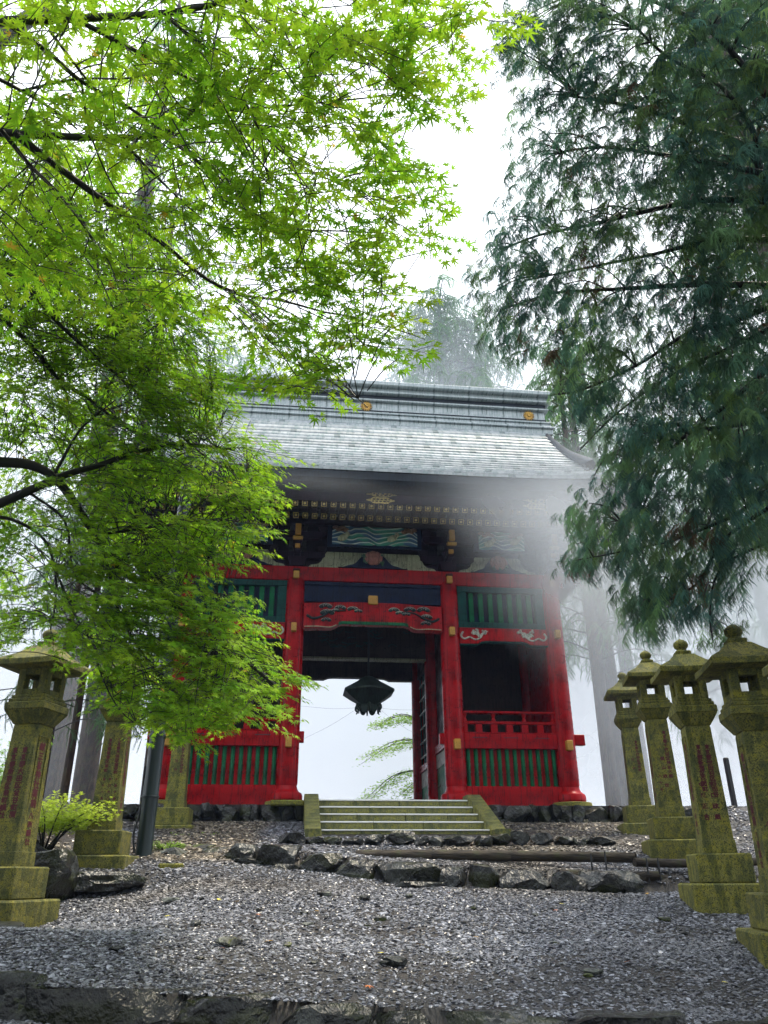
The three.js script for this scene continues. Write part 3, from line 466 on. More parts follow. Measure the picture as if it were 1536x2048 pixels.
// wall of a side bay
function sideBay(sx) {
  const x0 = sx < 0 ? -4.05 + 0.19 : 1.7 + 0.19, x1 = sx < 0 ? -1.7 - 0.19 : 4.05 - 0.19, b = sub('bay_wall', gate), n = sx < 0 ? 12 : 12, w = x1 - x0;
  bar('base_board', x0, x1, 2.79, 3.17, -0.09, 0.11, M.red, b);
  bar('back_board', x0, x1, 3.17, 3.93, -0.09, -0.02, M.red, b, 0.003);
  const slat = extrude([[-0.045, 0], [-0.03, 0.035], [0, 0.055], [0.03, 0.035], [0.045, 0]].map(([x, z]) => [x, z]), 0.72, 0.004);
  for (let k = 0; k < n; k++) { const s = part('slat', slat, M.green, b, [x0 + (k + 0.5) * w / n, 3.9, 0.0]); s.rotation.x = Math.PI / 2; }
  bar('rail_board', x0, x1, 3.905, 4.20, -0.08, 0.12, M.red, b);
  for (let k = 0; k < 3; k++) bar('moulding', x0 + w * (k + 0.5) / 3 - 0.16, x0 + w * (k + 0.5) / 3 + 0.16, 4.115, 4.13, 0.118, 0.126, M.edge, b, 0.002);
  const rail = sub('balustrade', b);
  bar('bottom_rail', x0, x1, 4.20, 4.235, -0.05, 0.11, M.red, rail); bar('middle_rail', x0, x1, 4.40, 4.46, -0.04, 0.10, M.red, rail); bar('top_rail', x0, x1, 4.62, 4.665, -0.05, 0.12, M.red, rail, 0.015);
  for (let k = 0; k <= 6; k++) bar('baluster', x0 + w * k / 6 - (k ? (k < 6 ? 0.07 : 0.09) : 0), x0 + w * k / 6 + (k < 6 ? (k ? 0.07 : 0.09) : 0), 4.235, 4.40, -0.03, 0.08, M.red, rail, 0.005);
  for (let k = 0; k <= 3; k++) { const cx = clamp(x0 + w * k / 3, x0 + 0.04, x1 - 0.04); part('strut', soft(lathe([[0.05, 0], [0.045, 0.04], [0.028, 0.08], [0.045, 0.13], [0.055, 0.162]], 10), 0.6), M.red, rail, [cx, 4.459, 0.03]); }
  // carved tie beam with cusped lower edge
  const lo = 6.10, m = (x0 + x1) / 2, h = w / 2, edge = []; for (let k = 0; k <= 20; k++) { const t = k / 20 * 2 - 1, a = Math.abs(t); edge.push([m + t * h, lo + (a < 0.45 ? 0.07 : 0.07 * smooth(0.62, 0.45, a))]); }
  part('tie_beam', extrude([...edge, [x1, 6.46], [x0, 6.46]], 0.2, 0.012), M.red, b, [0, 0, -0.06]);
  part('cusp_trim', extrude([...edge.map(([x, y]) => [x, y - 0.022]), ...edge.slice().reverse().map(([x, y]) => [x, y + 0.004])], 0.17, 0.004), M.teal, b, [0, 0, -0.045]);
  // curling branch relief
  const R = rng(sx < 0 ? 3 : 4), curl = [];
  for (const s of [-1, 1]) {
    const P = (a, y) => V(m + s * a * h, y, 0.155);
    curl.push(limb([P(0.92, 6.36), P(0.97, 6.27), P(0.90, 6.20), P(0.78, 6.24), P(0.66, 6.19), P(0.55, 6.22), P(0.46, 6.33), P(0.36, 6.38)], [0.022, 0.02, 0.018, 0.012], 6));
    for (let k = 0; k < 9; k++) { const a = 0.3 + R() * 0.4, y = 6.27 + R() * 0.12; curl.push(limb([P(0.55 + (R() - 0.5) * 0.1, 6.24), P((a + 0.55) / 2, y - 0.02), P(a, y + 0.02)], [0.009, 0.006], 5)); for (let q = 0; q < 3; q++) curl.push(moved(new THREE.IcosahedronGeometry(0.017 + R() * 0.012, 1), m + s * (a + (R() - 0.5) * 0.06) * h, y + (R() - 0.3) * 0.06, 0.15)); }
  }
  part('branch_carving', join(curl.map((g) => metricUV(g))), M.white, b);
  // slatted transom
  bar('transom_rail', x0, x1, 6.46, 6.60, -0.06, 0.1, M.teal, b); bar('transom_rail', x0, x1, 7.30, 7.43, -0.06, 0.1, M.teal, b); bar('transom_board', x0, x1, 6.6, 7.3, -0.1, -0.05, M.blue, b, 0.002);
  for (const s of [0, 1]) bar('transom_stile', s ? x1 - 0.2 : x0, s ? x1 : x0 + 0.2, 6.6, 7.3, -0.05, 0.08, M.teal, b);
  for (let k = 0; k < 7; k++) { const cx = x0 + 0.32 + k * (w - 0.64) / 6; bar('transom_slat', cx - 0.055, cx + 0.055, 6.6, 7.3, -0.04, 0.03, M.green, b, 0.01); }
  // dark room behind
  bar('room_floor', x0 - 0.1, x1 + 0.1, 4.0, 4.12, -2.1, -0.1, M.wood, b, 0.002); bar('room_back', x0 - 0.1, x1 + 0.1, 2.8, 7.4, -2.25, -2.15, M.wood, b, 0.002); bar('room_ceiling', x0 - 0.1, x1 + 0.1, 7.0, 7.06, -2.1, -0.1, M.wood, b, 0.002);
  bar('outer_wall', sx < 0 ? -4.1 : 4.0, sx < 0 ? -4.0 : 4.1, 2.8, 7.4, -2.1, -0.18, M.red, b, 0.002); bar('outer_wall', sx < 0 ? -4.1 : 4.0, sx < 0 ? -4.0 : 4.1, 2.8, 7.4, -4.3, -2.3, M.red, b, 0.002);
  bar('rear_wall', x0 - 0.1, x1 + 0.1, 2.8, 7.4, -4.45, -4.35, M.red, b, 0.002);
}
sideBay(-1); sideBay(1);
// passage sides
for (const s of [-1, 1]) {
  const w = sub('passage_wall', gate), X = (a, b) => (s > 0 ? [s * a, s * b] : [s * b, s * a]), B = (n, a, b, y0, y1, z0, z1, m) => { const [p, q] = X(a, b); return bar(n, p, q, y0, y1, z0, z1, m, w, 0.004); };
  B('sill_board', 1.64, 1.78, 2.79, 2.95, -1.99, -0.2, M.red); B('green_panel', 1.68, 1.76, 2.95, 3.75, -1.99, -0.2, M.green); B('plaster_panel', 1.67, 1.75, 3.75, 4.05, -1.99, -0.2, M.white); B('waist_rail', 1.63, 1.79, 4.05, 4.22, -1.99, -0.2, M.red);
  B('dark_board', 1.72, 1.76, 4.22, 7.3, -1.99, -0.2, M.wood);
  B('sill_board', 1.64, 1.78, 2.79, 2.95, -4.19, -2.4, M.red); B('green_panel', 1.68, 1.76, 2.95, 3.55, -4.19, -2.4, M.green); B('plaster_panel', 1.67, 1.75, 3.55, 3.9, -4.19, -2.4, M.white); B('waist_rail', 1.63, 1.79, 3.9, 4.06, -4.19, -2.4, M.red);
  B('window_board', 1.74, 1.78, 4.06, 6.3, -4.19, -2.4, M.wood); for (let k = 0; k < 6; k++) B('lattice_rail', 1.66, 1.70, 4.25 + k * 0.36, 4.29 + k * 0.36, -4.19, -2.4, M.white); for (let k = 0; k < 4; k++) B('lattice_stile', 1.665, 1.695, 4.06, 6.3, -4.1 + k * 0.5, -4.06 + k * 0.5, M.teal);
  B('head_board', 1.63, 1.79, 6.3, 7.4, -4.19, -2.4, M.purple);
}
// middle bay
{
  const edge = []; for (let k = 0; k <= 40; k++) { const t = k / 40 * 2 - 1, a = Math.abs(t); edge.push([t * 1.51, 6.34 + 0.11 * smooth(0.62, 0.44, a) + 0.02 * smooth(1, 0.7, a)]); }
  const kb = part('rainbow_beam', extrude([...edge, [1.51, 6.90], [0.5, 6.95], [-0.5, 6.95], [-1.51, 6.90]], 0.26, 0.015), M.red, gate, [0, 0, -0.08]);
  const mid = edge.filter(([x]) => Math.abs(x) < 0.76);
  part('cusp_trim', extrude([...mid.map(([x, y]) => [x, y - 0.03]), ...mid.slice().reverse().map(([x, y]) => [x, y + 0.035])], 0.05, 0.006), M.green, kb, [0, 0, 0.24]);
  const rim = []; for (const s of [-1, 1]) rim.push(limb([V(s * 1.48, 6.37, 0.265), V(s * 1.2, 6.38, 0.265), V(s * 0.92, 6.37, 0.265), V(s * 0.8, 6.42, 0.265)], [0.012, 0.01], 6)); part('painted_edge', join(rim.map((g) => metricUV(g))), M.cream, kb);
  // pine carving: tiers of fan shaped needle clusters on a branch
  const fans = [], lines = [], R = rng(9);
  for (const s of [-1, 1]) {
    fans.push(limb([V(s * 1.44, 6.62, 0.27), V(s * 1.3, 6.55, 0.28), V(s * 1.12, 6.6, 0.28), V(s * 0.9, 6.72, 0.28), V(s * 0.6, 6.74, 0.28)], [0.03, 0.025, 0.018, 0.012], 6));
    const spots = s < 0 ? [[1.04, 6.80, 0.13], [1.0, 6.66, 0.14], [1.02, 6.50, 0.10], [0.72, 6.78, 0.11], [0.82, 6.72, 0.08], [0.45, 6.76, 0.11], [0.33, 6.72, 0.08]] : [[0.45, 6.76, 0.11], [0.58, 6.70, 0.09], [0.80, 6.78, 0.12], [0.72, 6.68, 0.08], [1.1, 6.78, 0.13], [1.16, 6.62, 0.12], [1.14, 6.48, 0.1]];
    for (const [a, y, r] of spots) for (let q = 0; q < 5; q++) {
      const th = (q / 4 - 0.5) * 2.4, x = s * a + Math.sin(th) * r * 0.75, yy = y + Math.cos(th) * r * 0.42;
      fans.push(moved(new THREE.SphereGeometry(r * 0.42, 10, 7), x, yy, 0.27, 0, 0, 0, [1, 0.75, 0.35]));
      const arc = []; for (let k = 0; k <= 6; k++) { const b = (k / 6 - 0.5) * 3; arc.push(V(x + Math.sin(b) * r * 0.4, yy + Math.cos(b) * r * 0.3, 0.285)); } lines.push(limb(arc, [0.006, 0.006], 4));
    }
  }
  part('pine_carving', join(fans.map((g) => metricUV(g))), paint([0.03, 0.06, 0.07]), kb); part('pine_outline', join(lines.map((g) => metricUV(g))), M.white, kb);
  bar('blue_beam', -1.51, 1.51, 6.96, 7.43, -0.06, 0.1, M.blue, gate); bar('blue_moulding', -1.51, 1.51, 7.33, 7.41, 0.1, 0.15, M.blue, gate, 0.02);
  bar('gold_plate', -0.115, 0.095, 6.9, 7.1, 0.1, 0.22, M.ochre, gate, 0.012);
}
bar('head_beam', -4.35, 4.35, 7.43, 7.76, -0.13, 0.13, M.red, gate, 0.015);
for (const s of [-1, 1]) for (const z of [-2.2, -4.4]) bar('head_beam', -4.35, 4.35, 7.43, 7.76, z - 0.12, z + 0.12, M.red, gate, 0.015) && (s > 0 ? 0 : gate.remove(gate.children[gate.children.length - 1]));
for (const x of COLX) bar('cross_beam', x - 0.1, x + 0.1, 7.42, 7.74, -4.28, -0.14, M.purple, gate, 0.01);
bar('middle_beam', -1.51, 1.51, 6.32, 7.2, -2.32, -2.08, M.wood, gate, 0.01); bar('beam_trim', -1.51, 1.51, 6.275, 6.318, -2.3, -2.07, M.cream, gate, 0.006);
{ // carved frieze on the middle beam
  const R = rng(12), l = []; for (let k = 0; k < 26; k++) { const x = -1.2 + R() * 2.4, y = 6.55 + R() * 0.45; l.push(limb([V(x, y, -2.07), V(x + 0.08, y + (R() - 0.5) * 0.12, -2.06), V(x + 0.2, y + (R() - 0.5) * 0.16, -2.07)], [0.014, 0.008], 5)); } part('frieze_carving', join(l.map((g) => metricUV(g))), M.teal, gate);
}
{ const e = []; for (let k = 0; k <= 24; k++) { const t = k / 24 * 2 - 1, a = Math.abs(t); e.push([t * 1.51, 6.30 + 0.06 * smooth(0.56, 0.48, a)]); } part('rear_beam', extrude([...e, [1.51, 7.0], [-1.51, 7.0]], 0.22, 0.012), M.wood, gate, [0, 0, -4.51]); }
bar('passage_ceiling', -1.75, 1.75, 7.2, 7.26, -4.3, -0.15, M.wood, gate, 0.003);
bar('ceiling_board', -4.2, 4.2, 8.9, 8.96, -4.5, 0.1, M.wood, gate, 0.003);
// bracket clusters over the columns
function bracket(x, z, s, ends) {
  const b = sub('bracket', gate);
  const B = (n, w, h, d, dy, dz, m, dx = 0) => part(n, cbox(w, h, d, 0.012), m, b, [x + dx, dy, z + s * dz]);
  part('bearing_block', frustum(0.30, 0.40, 0.2), M.purple, b, [x, 7.77, z]);
  B('bracket_arm', 0.15, 0.18, 0.72, 8.06, 0.16, M.purple); B('bracket_nose', 0.13, 0.17, 0.06, 7.52, 0.24, M.ochre); B('nose_cap', 0.16, 0.05, 0.09, 7.63, 0.235, M.brown);
  const arm = extrude([[-0.62, 0.17], [-0.62, 0.07], [-0.5, 0], [0.5, 0], [0.62, 0.07], [0.62, 0.17]], 0.15, 0.01);
  part('bracket_arm', arm, M.purple, b, [x, 7.97, z - 0.075]); part('bracket_arm', arm, M.purple, b, [x, 8.28, z + s * 0.42 - 0.075]);
  for (const dx of [-0.54, 0, 0.54]) { part('bearing_cup', frustum(0.15, 0.22, 0.12), M.purple, b, [x + dx, 8.145, z]); part('bearing_cup', frustum(0.15, 0.22, 0.12), M.purple, b, [x + dx, 8.455, z + s * 0.42]); }
  part('bearing_cup', frustum(0.15, 0.22, 0.12), M.purple, b, [x, 8.155, z + s * 0.42]);
  B('bracket_nose', 0.11, 0.10, 0.06, 8.07, 0.55, M.ochre); B('nose_cap', 0.22, 0.07, 0.1, 8.21, 0.66, M.gold); B('bracket_nose', 0.125, 0.26, 0.08, 8.39, 0.72, M.ochre); B('bracket_arm', 0.14, 0.2, 0.7, 8.38, 0.34, M.purple);
}
for (const x of COLX) { bracket(x, 0, 1); bracket(x, -4.4, -1); }
// panels between brackets
function friezeBay(x0, x1) {
  const f = sub('frieze_bay', gate), m = (x0 + x1) / 2, h = (x1 - x0) / 2;
  const y0 = 7.77, top = 8.17, p = [[-h + 0.04, y0], [h - 0.04, y0], [h - 0.1, y0 + 0.07], [h - 0.26, y0 + 0.10], [h - 0.34, y0 + 0.16], [h - 0.38, y0 + 0.28], [h - 0.46, top], [-h + 0.46, top], [-h + 0.38, y0 + 0.28], [-h + 0.34, y0 + 0.16], [-h + 0.26, y0 + 0.10], [-h + 0.1, y0 + 0.07]];
  bar('backing_board', x0, x1, 7.76, 8.9, -0.12, -0.06, M.purple, f, 0.002);
  part('cream_panel', extrude(p.map(([x, y]) => [x + m, y]), 0.07, 0.008), M.cream, f, [0, 0, -0.03]);
  // frog leg strut: spreading blue legs and a flower
  const k = h > 1.3 ? 1 : 0.82, leg = []; for (let i = 0; i <= 16; i++) { const t = i / 16; leg.push([lerp(0.2, 0.78, t) * k, y0 + 0.02 + 0.3 * (1 - t) ** 2.2 + 0.03 * Math.sin(t * 12) * (1 - t)]); }
  const legs = [[0.2 * k, y0 + 0.02], ...leg.slice().reverse()].map((q) => q); const shape = [[-0.78 * k, y0 + 0.01], [0.78 * k, y0 + 0.01], ...leg.slice().reverse(), [0.15 * k, y0 + 0.36], [-0.15 * k, y0 + 0.36], ...leg.map(([x, y]) => [-x, y])];
  const st = part('strut', extrude(shape.map(([x, y]) => [x + m, y]), 0.07, 0.01), M.blue, f, [0, 0, 0.045]);
  const R = rng(Math.round(m * 10) + 50), petals = [], leaves = [];
  for (let ring = 0; ring < 3; ring++) for (let q = 0; q < 7; q++) { const a = q / 7 * 6.28 + ring * 0.4, r = 0.04 + ring * 0.055; petals.push(moved(new THREE.SphereGeometry(0.06 + ring * 0.012, 9, 6), m + Math.cos(a) * r * 1.1, 8.0 + Math.sin(a) * r * 0.85, 0.155 - ring * 0.014, 0, 0, a, [0.55, 1, 0.3])); }
  for (let q = 0; q < 18; q++) leaves.push(moved(new THREE.SphereGeometry(0.05 + R() * 0.025, 8, 6), m + (R() - 0.5) * 0.46 * k, 7.85 + R() * 0.28, 0.125, 0, 0, R() * 6, [1, 0.45, 0.3]));
  part('flower_carving', join(petals.map((g) => metricUV(g))), paint([0.58, 0.27, 0.22], 0.5), st); part('leaf_carving', join(leaves.map((g) => metricUV(g))), paint([0.10, 0.24, 0.15], 0.5), st);
  // wave carving: rolling ridges cut in relief, crests painted white
  const W = h - (h > 1.3 ? 0.55 : 0.45), nx = h > 1.3 ? 190 : 120, ny = 60, pos = [], col = [], idx = [], waveY0 = 8.16, waveY1 = 8.60;
  const ridge = (x, y) => { const d = x * 7 + Math.sin(x * 4.1 + y * 5) * 0.9, v = y * 58 + Math.sin(d) * 3.0 + Math.sin(d * 0.5 + 1.2) * 2.2 + Math.sin(d * 2.3) * 0.7; return Math.sin(v); };
  for (let j = 0; j <= ny; j++) for (let i = 0; i <= nx; i++) {
    const a = i / nx * 2 - 1, x = a * W, y = j / ny * 0.44, fade = Math.min(1, (1 - Math.abs(a)) * 5), r = ridge(x + m, y), crest = smooth(0.6, 0.9, r);
    pos.push(m + x, waveY0 + y * lerp(0.75, 1, fade), 0.5 + 0.022 * r * fade + 0.02);
    const b = fbm(x * 2.2 + 8, y * 5 + m, 4096, 3), base = mix3([0.03, 0.10, 0.19], [0.04, 0.24, 0.18], smooth(0.45, 0.62, b)); col.push(...mix3(base, [0.62, 0.68, 0.60], crest * 0.85));
  }
  for (let j = 0; j < ny; j++) for (let i = 0; i < nx; i++) { const a = j * (nx + 1) + i; idx.push(a, a + 1, a + nx + 1, a + 1, a + nx + 2, a + nx + 1); }
  const g = new THREE.BufferGeometry(); g.setAttribute('position', new THREE.Float32BufferAttribute(pos, 3)); g.setAttribute('color', new THREE.Float32BufferAttribute(col, 3)); g.setIndex(idx); g.computeVertexNormals();
  const wv = part('wave_carving', g, mat([1, 1, 1], 0.5, { vertexColors: true }), f);
  bar('wave_backing', m - W - 0.1, m + W + 0.1, 8.13, 8.62, 0.40, 0.46, M.blue, f, 0.004);
  const fig = []; for (const [dx, dy] of h > 1.3 ? [[-0.72, 0.1], [0.38, 0.12]] : [[-0.3, 0.09], [0.3, 0.16]]) { fig.push(moved(new THREE.SphereGeometry(0.1, 12, 9), m + dx, 8.2 + dy, 0.57, 0, 0, 0.5, [1.25, 0.75, 0.4]), moved(new THREE.SphereGeometry(0.05, 10, 8), m + dx + 0.1, 8.29 + dy, 0.59, 0, 0, 0, [1, 1, 0.6]), limb([V(m + dx + 0.05, 8.22 + dy, 0.58), V(m + dx + 0.13, 8.27 + dy, 0.6), V(m + dx + 0.1, 8.32 + dy, 0.6)], [0.035, 0.025], 7)); }
  part('bird_carving', join(fig.map((q) => metricUV(q))), M.cream, wv);
  const cl = []; for (const s of [-1, 1]) for (let q = 0; q < 4; q++) cl.push(moved(new THREE.SphereGeometry(0.07, 9, 7), m + s * (W - 0.08 - q * 0.07), 8.56 - q % 2 * 0.05, 0.52, 0, 0, 0, [1.2, 0.7, 0.5])); part('cloud_carving', join(cl.map((q) => metricUV(q))), paint([0.45, 0.27, 0.18]), wv);
}
friezeBay(-1.5, 1.5); friezeBay(1.9, 3.85); friezeBay(-3.85, -1.9);
bar('wall_plate', -4.9, 4.9, 8.62, 8.82, 0.36, 0.52, M.purple, gate, 0.012); bar('wall_plate', -4.9, 4.9, 8.62, 8.82, -4.92, -4.76, M.purple, gate, 0.012);
for (const s of [-1, 1]) { const a = s < 0 ? -4.6 : 4.44; bar('wall_plate', a, a + 0.16, 8.6, 8.8, -4.7, 0.3, M.purple, gate, 0.012); bar('side_frieze', s < 0 ? -4.12 : 4.06, s < 0 ? -4.06 : 4.12, 7.4, 8.9, -4.4, -0.05, M.purple, gate, 0.002); }

// ---------------------------------------------------------------- eaves and roof
const EX = 5.8, EZ0 = 2.3, EZ1 = -6.7, ZC = -2.2;
const lift = (x) => 0.24 * Math.abs(x / EX) ** 4;
{
  const cap = join([moved(cbox(0.115, 0.012, 0.01, 0.002), 0, 0.052, 0), moved(cbox(0.115, 0.012, 0.01, 0.002), 0, -0.052, 0), moved(cbox(0.012, 0.115, 0.01, 0.002), 0.052, 0, 0), moved(cbox(0.012, 0.115, 0.01, 0.002), -0.052, 0, 0), moved(metricUV(new THREE.CylinderGeometry(0.026, 0.026, 0.012, 10)), 0, 0, 0, 0, Math.PI / 2)]);
  const upper = cbox(0.12, 0.125, 1.0, 0.006), lower = cbox(0.11, 0.11, 1.5, 0.006);
  for (let k = -27; k <= 27; k++) {
    const x = k * 0.198, l = lift(x);
    const u = part('flying_rafter', upper, M.purple, gate, [x, 8.53 + 0.115 + l, 1.26]); u.rotation.x = 0.24; part('end_cap', cap, M.brass, u, [0, 0, 0.504]);
    const d = part('base_rafter', lower, M.purple, gate, [x + 0.02, 8.50 + 0.27 + l * 0.7, 0.56]); d.rotation.x = 0.40; part('end_cap', cap, M.brass, d, [0, 0, 0.754]);
  }
  // side eaves: rafters of both ends
  const side = cbox(1.7, 0.11, 0.11, 0.006);
  for (const s of [-1, 1]) for (let k = 0; k < 38; k++) { const z = 1.5 - k * 0.2, r = part('side_rafter', side, M.purple, gate, [s * 4.85, 8.7, z]); r.rotation.z = -s * 0.28; }
  for (const [sx, sz] of [[-1, 1], [1, 1], [-1, -1], [1, -1]]) { const z0 = sz > 0 ? 0 : -4.4, z1 = sz > 0 ? 2.12 : -6.5; part('hip_rafter', metricUV(limb([V(sx * 4.0, 8.95, z0), V(sx * 5.0, 8.75, (z0 + z1) / 2), V(sx * 5.6, 8.82, z1)], [0.12, 0.11, 0.1], 4)), M.purple, gate); }
  // a curved strip that follows the eave, profile given as [z, y]
  const run = (name, prof, x0, x1, m, n = 40, mirror = false) => {
    const pos = []; const q = (i, k) => { const x = lerp(x0, x1, i / n); return [x, prof[k][1] + lift(x), mirror ? 2 * ZC - prof[k][0] : prof[k][0]]; };
    for (let i = 0; i < n; i++) for (let k = 0; k < prof.length; k++) { const k2 = (k + 1) % prof.length; pos.push(...q(i, k), ...q(i + 1, k), ...q(i + 1, k2), ...q(i, k), ...q(i + 1, k2), ...q(i, k2)); }
    const g = new THREE.BufferGeometry(); g.setAttribute('position', new THREE.Float32BufferAttribute(pos, 3)); return part(name, soft(g, 0.5), m, gate);
  };
  for (const mi of [false, true]) {
    run('eave_fascia', [[1.72, 8.57], [1.82, 8.57], [1.86, 8.76], [1.72, 8.76]], -5.45, 5.45, M.purple, 40, mi);
    run('eave_soffit', [[0.2, 9.02], [1.75, 8.64], [1.75, 8.69], [0.2, 9.08]], -5.2, 5.2, M.wood, 40, mi);
    run('roof_edge', [[1.84, 8.765], [2.2, 8.80], [2.27, 8.88], [2.30, 9.03], [2.2, 9.06], [1.7, 9.0], [1.7, 8.8]], -EX + 0.03, EX - 0.03, M.edge, 40, mi);
  }
  for (const s of [-1, 1]) { // side eave edges
    const pos = [], prof = [[5.4, 8.75], [5.72, 8.79], [EX - 0.02, 8.87], [EX, 9.02], [5.6, 9.04], [5.3, 8.95]], n = 40, q = (i, k) => { const z = lerp(EZ0, EZ1, i / n), a = Math.abs((z - ZC) / 4.5); return [s * prof[k][0], prof[k][1] + 0.24 * a ** 4, z]; };
    for (let i = 0; i < n; i++) for (let k = 0; k < prof.length; k++) { const k2 = (k + 1) % prof.length; pos.push(...q(i, k), ...q(i + 1, k), ...q(i + 1, k2), ...q(i, k), ...q(i + 1, k2), ...q(i, k2)); }
    const g = new THREE.BufferGeometry(); g.setAttribute('position', new THREE.Float32BufferAttribute(pos, 3)); part('roof_edge', soft(g, 0.5), M.edge, gate);
    bar('eave_soffit', s < 0 ? -5.5 : 4.2, s < 0 ? -4.2 : 5.5, 8.83, 8.87, -6.3, 1.9, M.wood, gate, 0.003);
  }
  // courses of copper shingles
  const yAt = (t) => 9.05 + 3.68 * (0.74 * t + 0.26 * t * t), zAt = (t) => lerp(2.31, -1.72, t), half = (t) => (t < 0.31 ? EX - 4.05 * t : 4.95), N = 19, tones = [0.84, 1, 0.92, 0.76].map((k, i) => mat([0.84 * k, 0.86 * k, 0.88 * k], [0.3, 0.34, 0.28, 0.4][i], { map: T.copper, metalness: 0.2, bumpMap: T.fine, bumpScale: 0.004 }));
  const rf = sub('roof', gate), R = rng(31);
  for (const back of [false, true]) for (let i = 0; i < N; i++) {
    const t0 = i / N, t1 = (i + 1.25) / N, h0 = half(t0), h1 = half(Math.min(1, t1)), n = back ? 6 : 34, pos = [], uv = [], Z = (z) => (back ? 2 * ZC - z : z);
    for (let k = 0; k < n; k++) {
      const Q = (f, h, t, up) => { const x = lerp(-h, h, f); return [x, yAt(t) + lift(x) * (1 - t) ** 2 + up, Z(zAt(t))]; }, a = k / n, b = (k + 1) / n, th = 0.055 + (R() - 0.5) * 0.012;
      const A = Q(a, h0, t0, th), B = Q(b, h0, t0, th), C = Q(b, h1, t1, 0.004), D = Q(a, h1, t1, 0.004), A2 = Q(a, h0, t0, 0), B2 = Q(b, h0, t0, 0);
      pos.push(...A, ...B, ...C, ...A, ...C, ...D, ...A2, ...B2, ...B, ...A2, ...B, ...A); const o = (i * 0.37) % 1;
      const U = (p, v) => [p[0] / 3 + o, v]; uv.push(...U(A, 0), ...U(B, 0), ...U(C, 0.1), ...U(A, 0), ...U(C, 0.1), ...U(D, 0.1), ...U(A, 0), ...U(B, 0), ...U(B, 0.02), ...U(A, 0), ...U(B, 0.02), ...U(A, 0.02));
    }
    const g = new THREE.BufferGeometry(); g.setAttribute('position', new THREE.Float32BufferAttribute(pos, 3)); g.setAttribute('uv', new THREE.Float32BufferAttribute(uv, 2)); g.computeVertexNormals();
    part('shingle_course', g, tones[Math.floor(R() * 4)], rf);
  }
  for (const s of [-1, 1]) for (let i = 0; i < 10; i++) { // hips of the short sides
    const t0 = i / 10 * 0.31, t1 = (i + 1.3) / 10 * 0.31, P = (t, f, up) => { const z = lerp(zAt(t), 2 * ZC - zAt(t), f), a = Math.abs((z - ZC) / 4.5); return [s * (EX - 4.05 * t), yAt(t) + 0.24 * a ** 4 * (1 - t) ** 2 + up, z]; }, pos = [];
    for (let k = 0; k < 20; k++) { const A = P(t0, k / 20, 0.03), B = P(t0, (k + 1) / 20, 0.03), C = P(t1, (k + 1) / 20, 0.003), D = P(t1, k / 20, 0.003), A2 = P(t0, k / 20, 0), B2 = P(t0, (k + 1) / 20, 0); pos.push(...A, ...B, ...C, ...A, ...C, ...D, ...A2, ...B2, ...B, ...A2, ...B, ...A); }
    const g = new THREE.BufferGeometry(); g.setAttribute('position', new THREE.Float32BufferAttribute(pos, 3)); part('shingle_course', flat(g, 0.4), tones[i % 4], rf);
  }
  for (const s of [-1, 1]) { // gables
    const g = extrude([[-3.1, 10.0], [3.1, 10.0], [0, 13.0]], 0.12, 0.01), o = part('gable_wall', g, M.purple, rf, [s * 4.55 - 0.06, 0, ZC]); o.rotation.y = Math.PI / 2;
    for (const d of [-1, 1]) part('barge_board', metricUV(limb([V(s * 4.98, 10.15, ZC + d * 3.3), V(s * 4.98, 11.2, ZC + d * 1.95), V(s * 4.98, 12.75, ZC + d * 0.35)], [0.16, 0.13, 0.12], 4)), M.edge, rf);
  }
  // ridge: stacked mouldings
  const rg = sub('ridge', gate), L = 5.2;
  for (const [n, y0, y1, d, m, l] of [['ridge_base', 12.60, 12.78, 1.24, M.ridge, L], ['ridge_moulding', 12.78, 12.83, 1.36, M.copper, L + 0.03], ['ridge_course', 12.83, 13.02, 1.0, M.ridge, L], ['ridge_moulding', 13.02, 13.07, 1.08, M.ridge, L + 0.02], ['ridge_panel', 13.07, 13.50, 0.72, M.ridge, L - 0.1], ['ridge_moulding', 13.20, 13.23, 0.76, M.edge, L - 0.08], ['ridge_moulding', 13.50, 13.56, 0.92, M.ridge, L], ['ridge_course', 13.56, 13.72, 0.8, M.edge, L - 0.05], ['ridge_moulding', 13.72, 13.78, 1.06, M.ridge, L + 0.05], ['ridge_course', 13.78, 13.92, 0.94, M.ridge, L + 0.02], ['ridge_cap', 13.92, 14.06, 1.24, M.ridge, L + 0.12], ['ridge_top', 14.06, 14.12, 1.0, M.copper, L + 0.1]]) bar(n, -l, l, y0, y1, ZC - d / 2, ZC + d / 2, m, rg, 0.02);
  const petal = []; for (let k = 0; k < 16; k++) { const a = k / 16 * 6.2832; petal.push(moved(new THREE.SphereGeometry(0.05, 8, 6), Math.cos(a) * 0.105, Math.sin(a) * 0.105, 0, 0, 0, a, [1.35, 0.42, 0.3])); } petal.push(moved(new THREE.SphereGeometry(0.045, 10, 8), 0, 0, 0.012, 0, 0, 0, [1, 1, 0.5]));
  const mum = join(petal.map((g) => metricUV(g)));
  for (const x of [-4.63, 0.0, 4.63]) part('chrysanthemum_crest', mum, M.gold, rg, [x, 13.34, ZC + 0.385]);
  for (const x of [-3.8, -0.66, 0.66, 3.8]) bar('ridge_vent', x - 0.03, x + 0.03, 13.11, 13.2, ZC + 0.36, ZC + 0.385, M.edge, rg, 0.004);
  // gilt mounts on the fascia
  const scroll = (w, h) => { const pts = []; for (let k = 0; k < 64; k++) { const a = k / 64 * 6.2832, r = 1 + 0.12 * Math.cos(a * 6); pts.push([Math.cos(a) * w * r * (0.8 + 0.2 * Math.abs(Math.cos(a))), Math.sin(a) * h * r]); } return pts; };
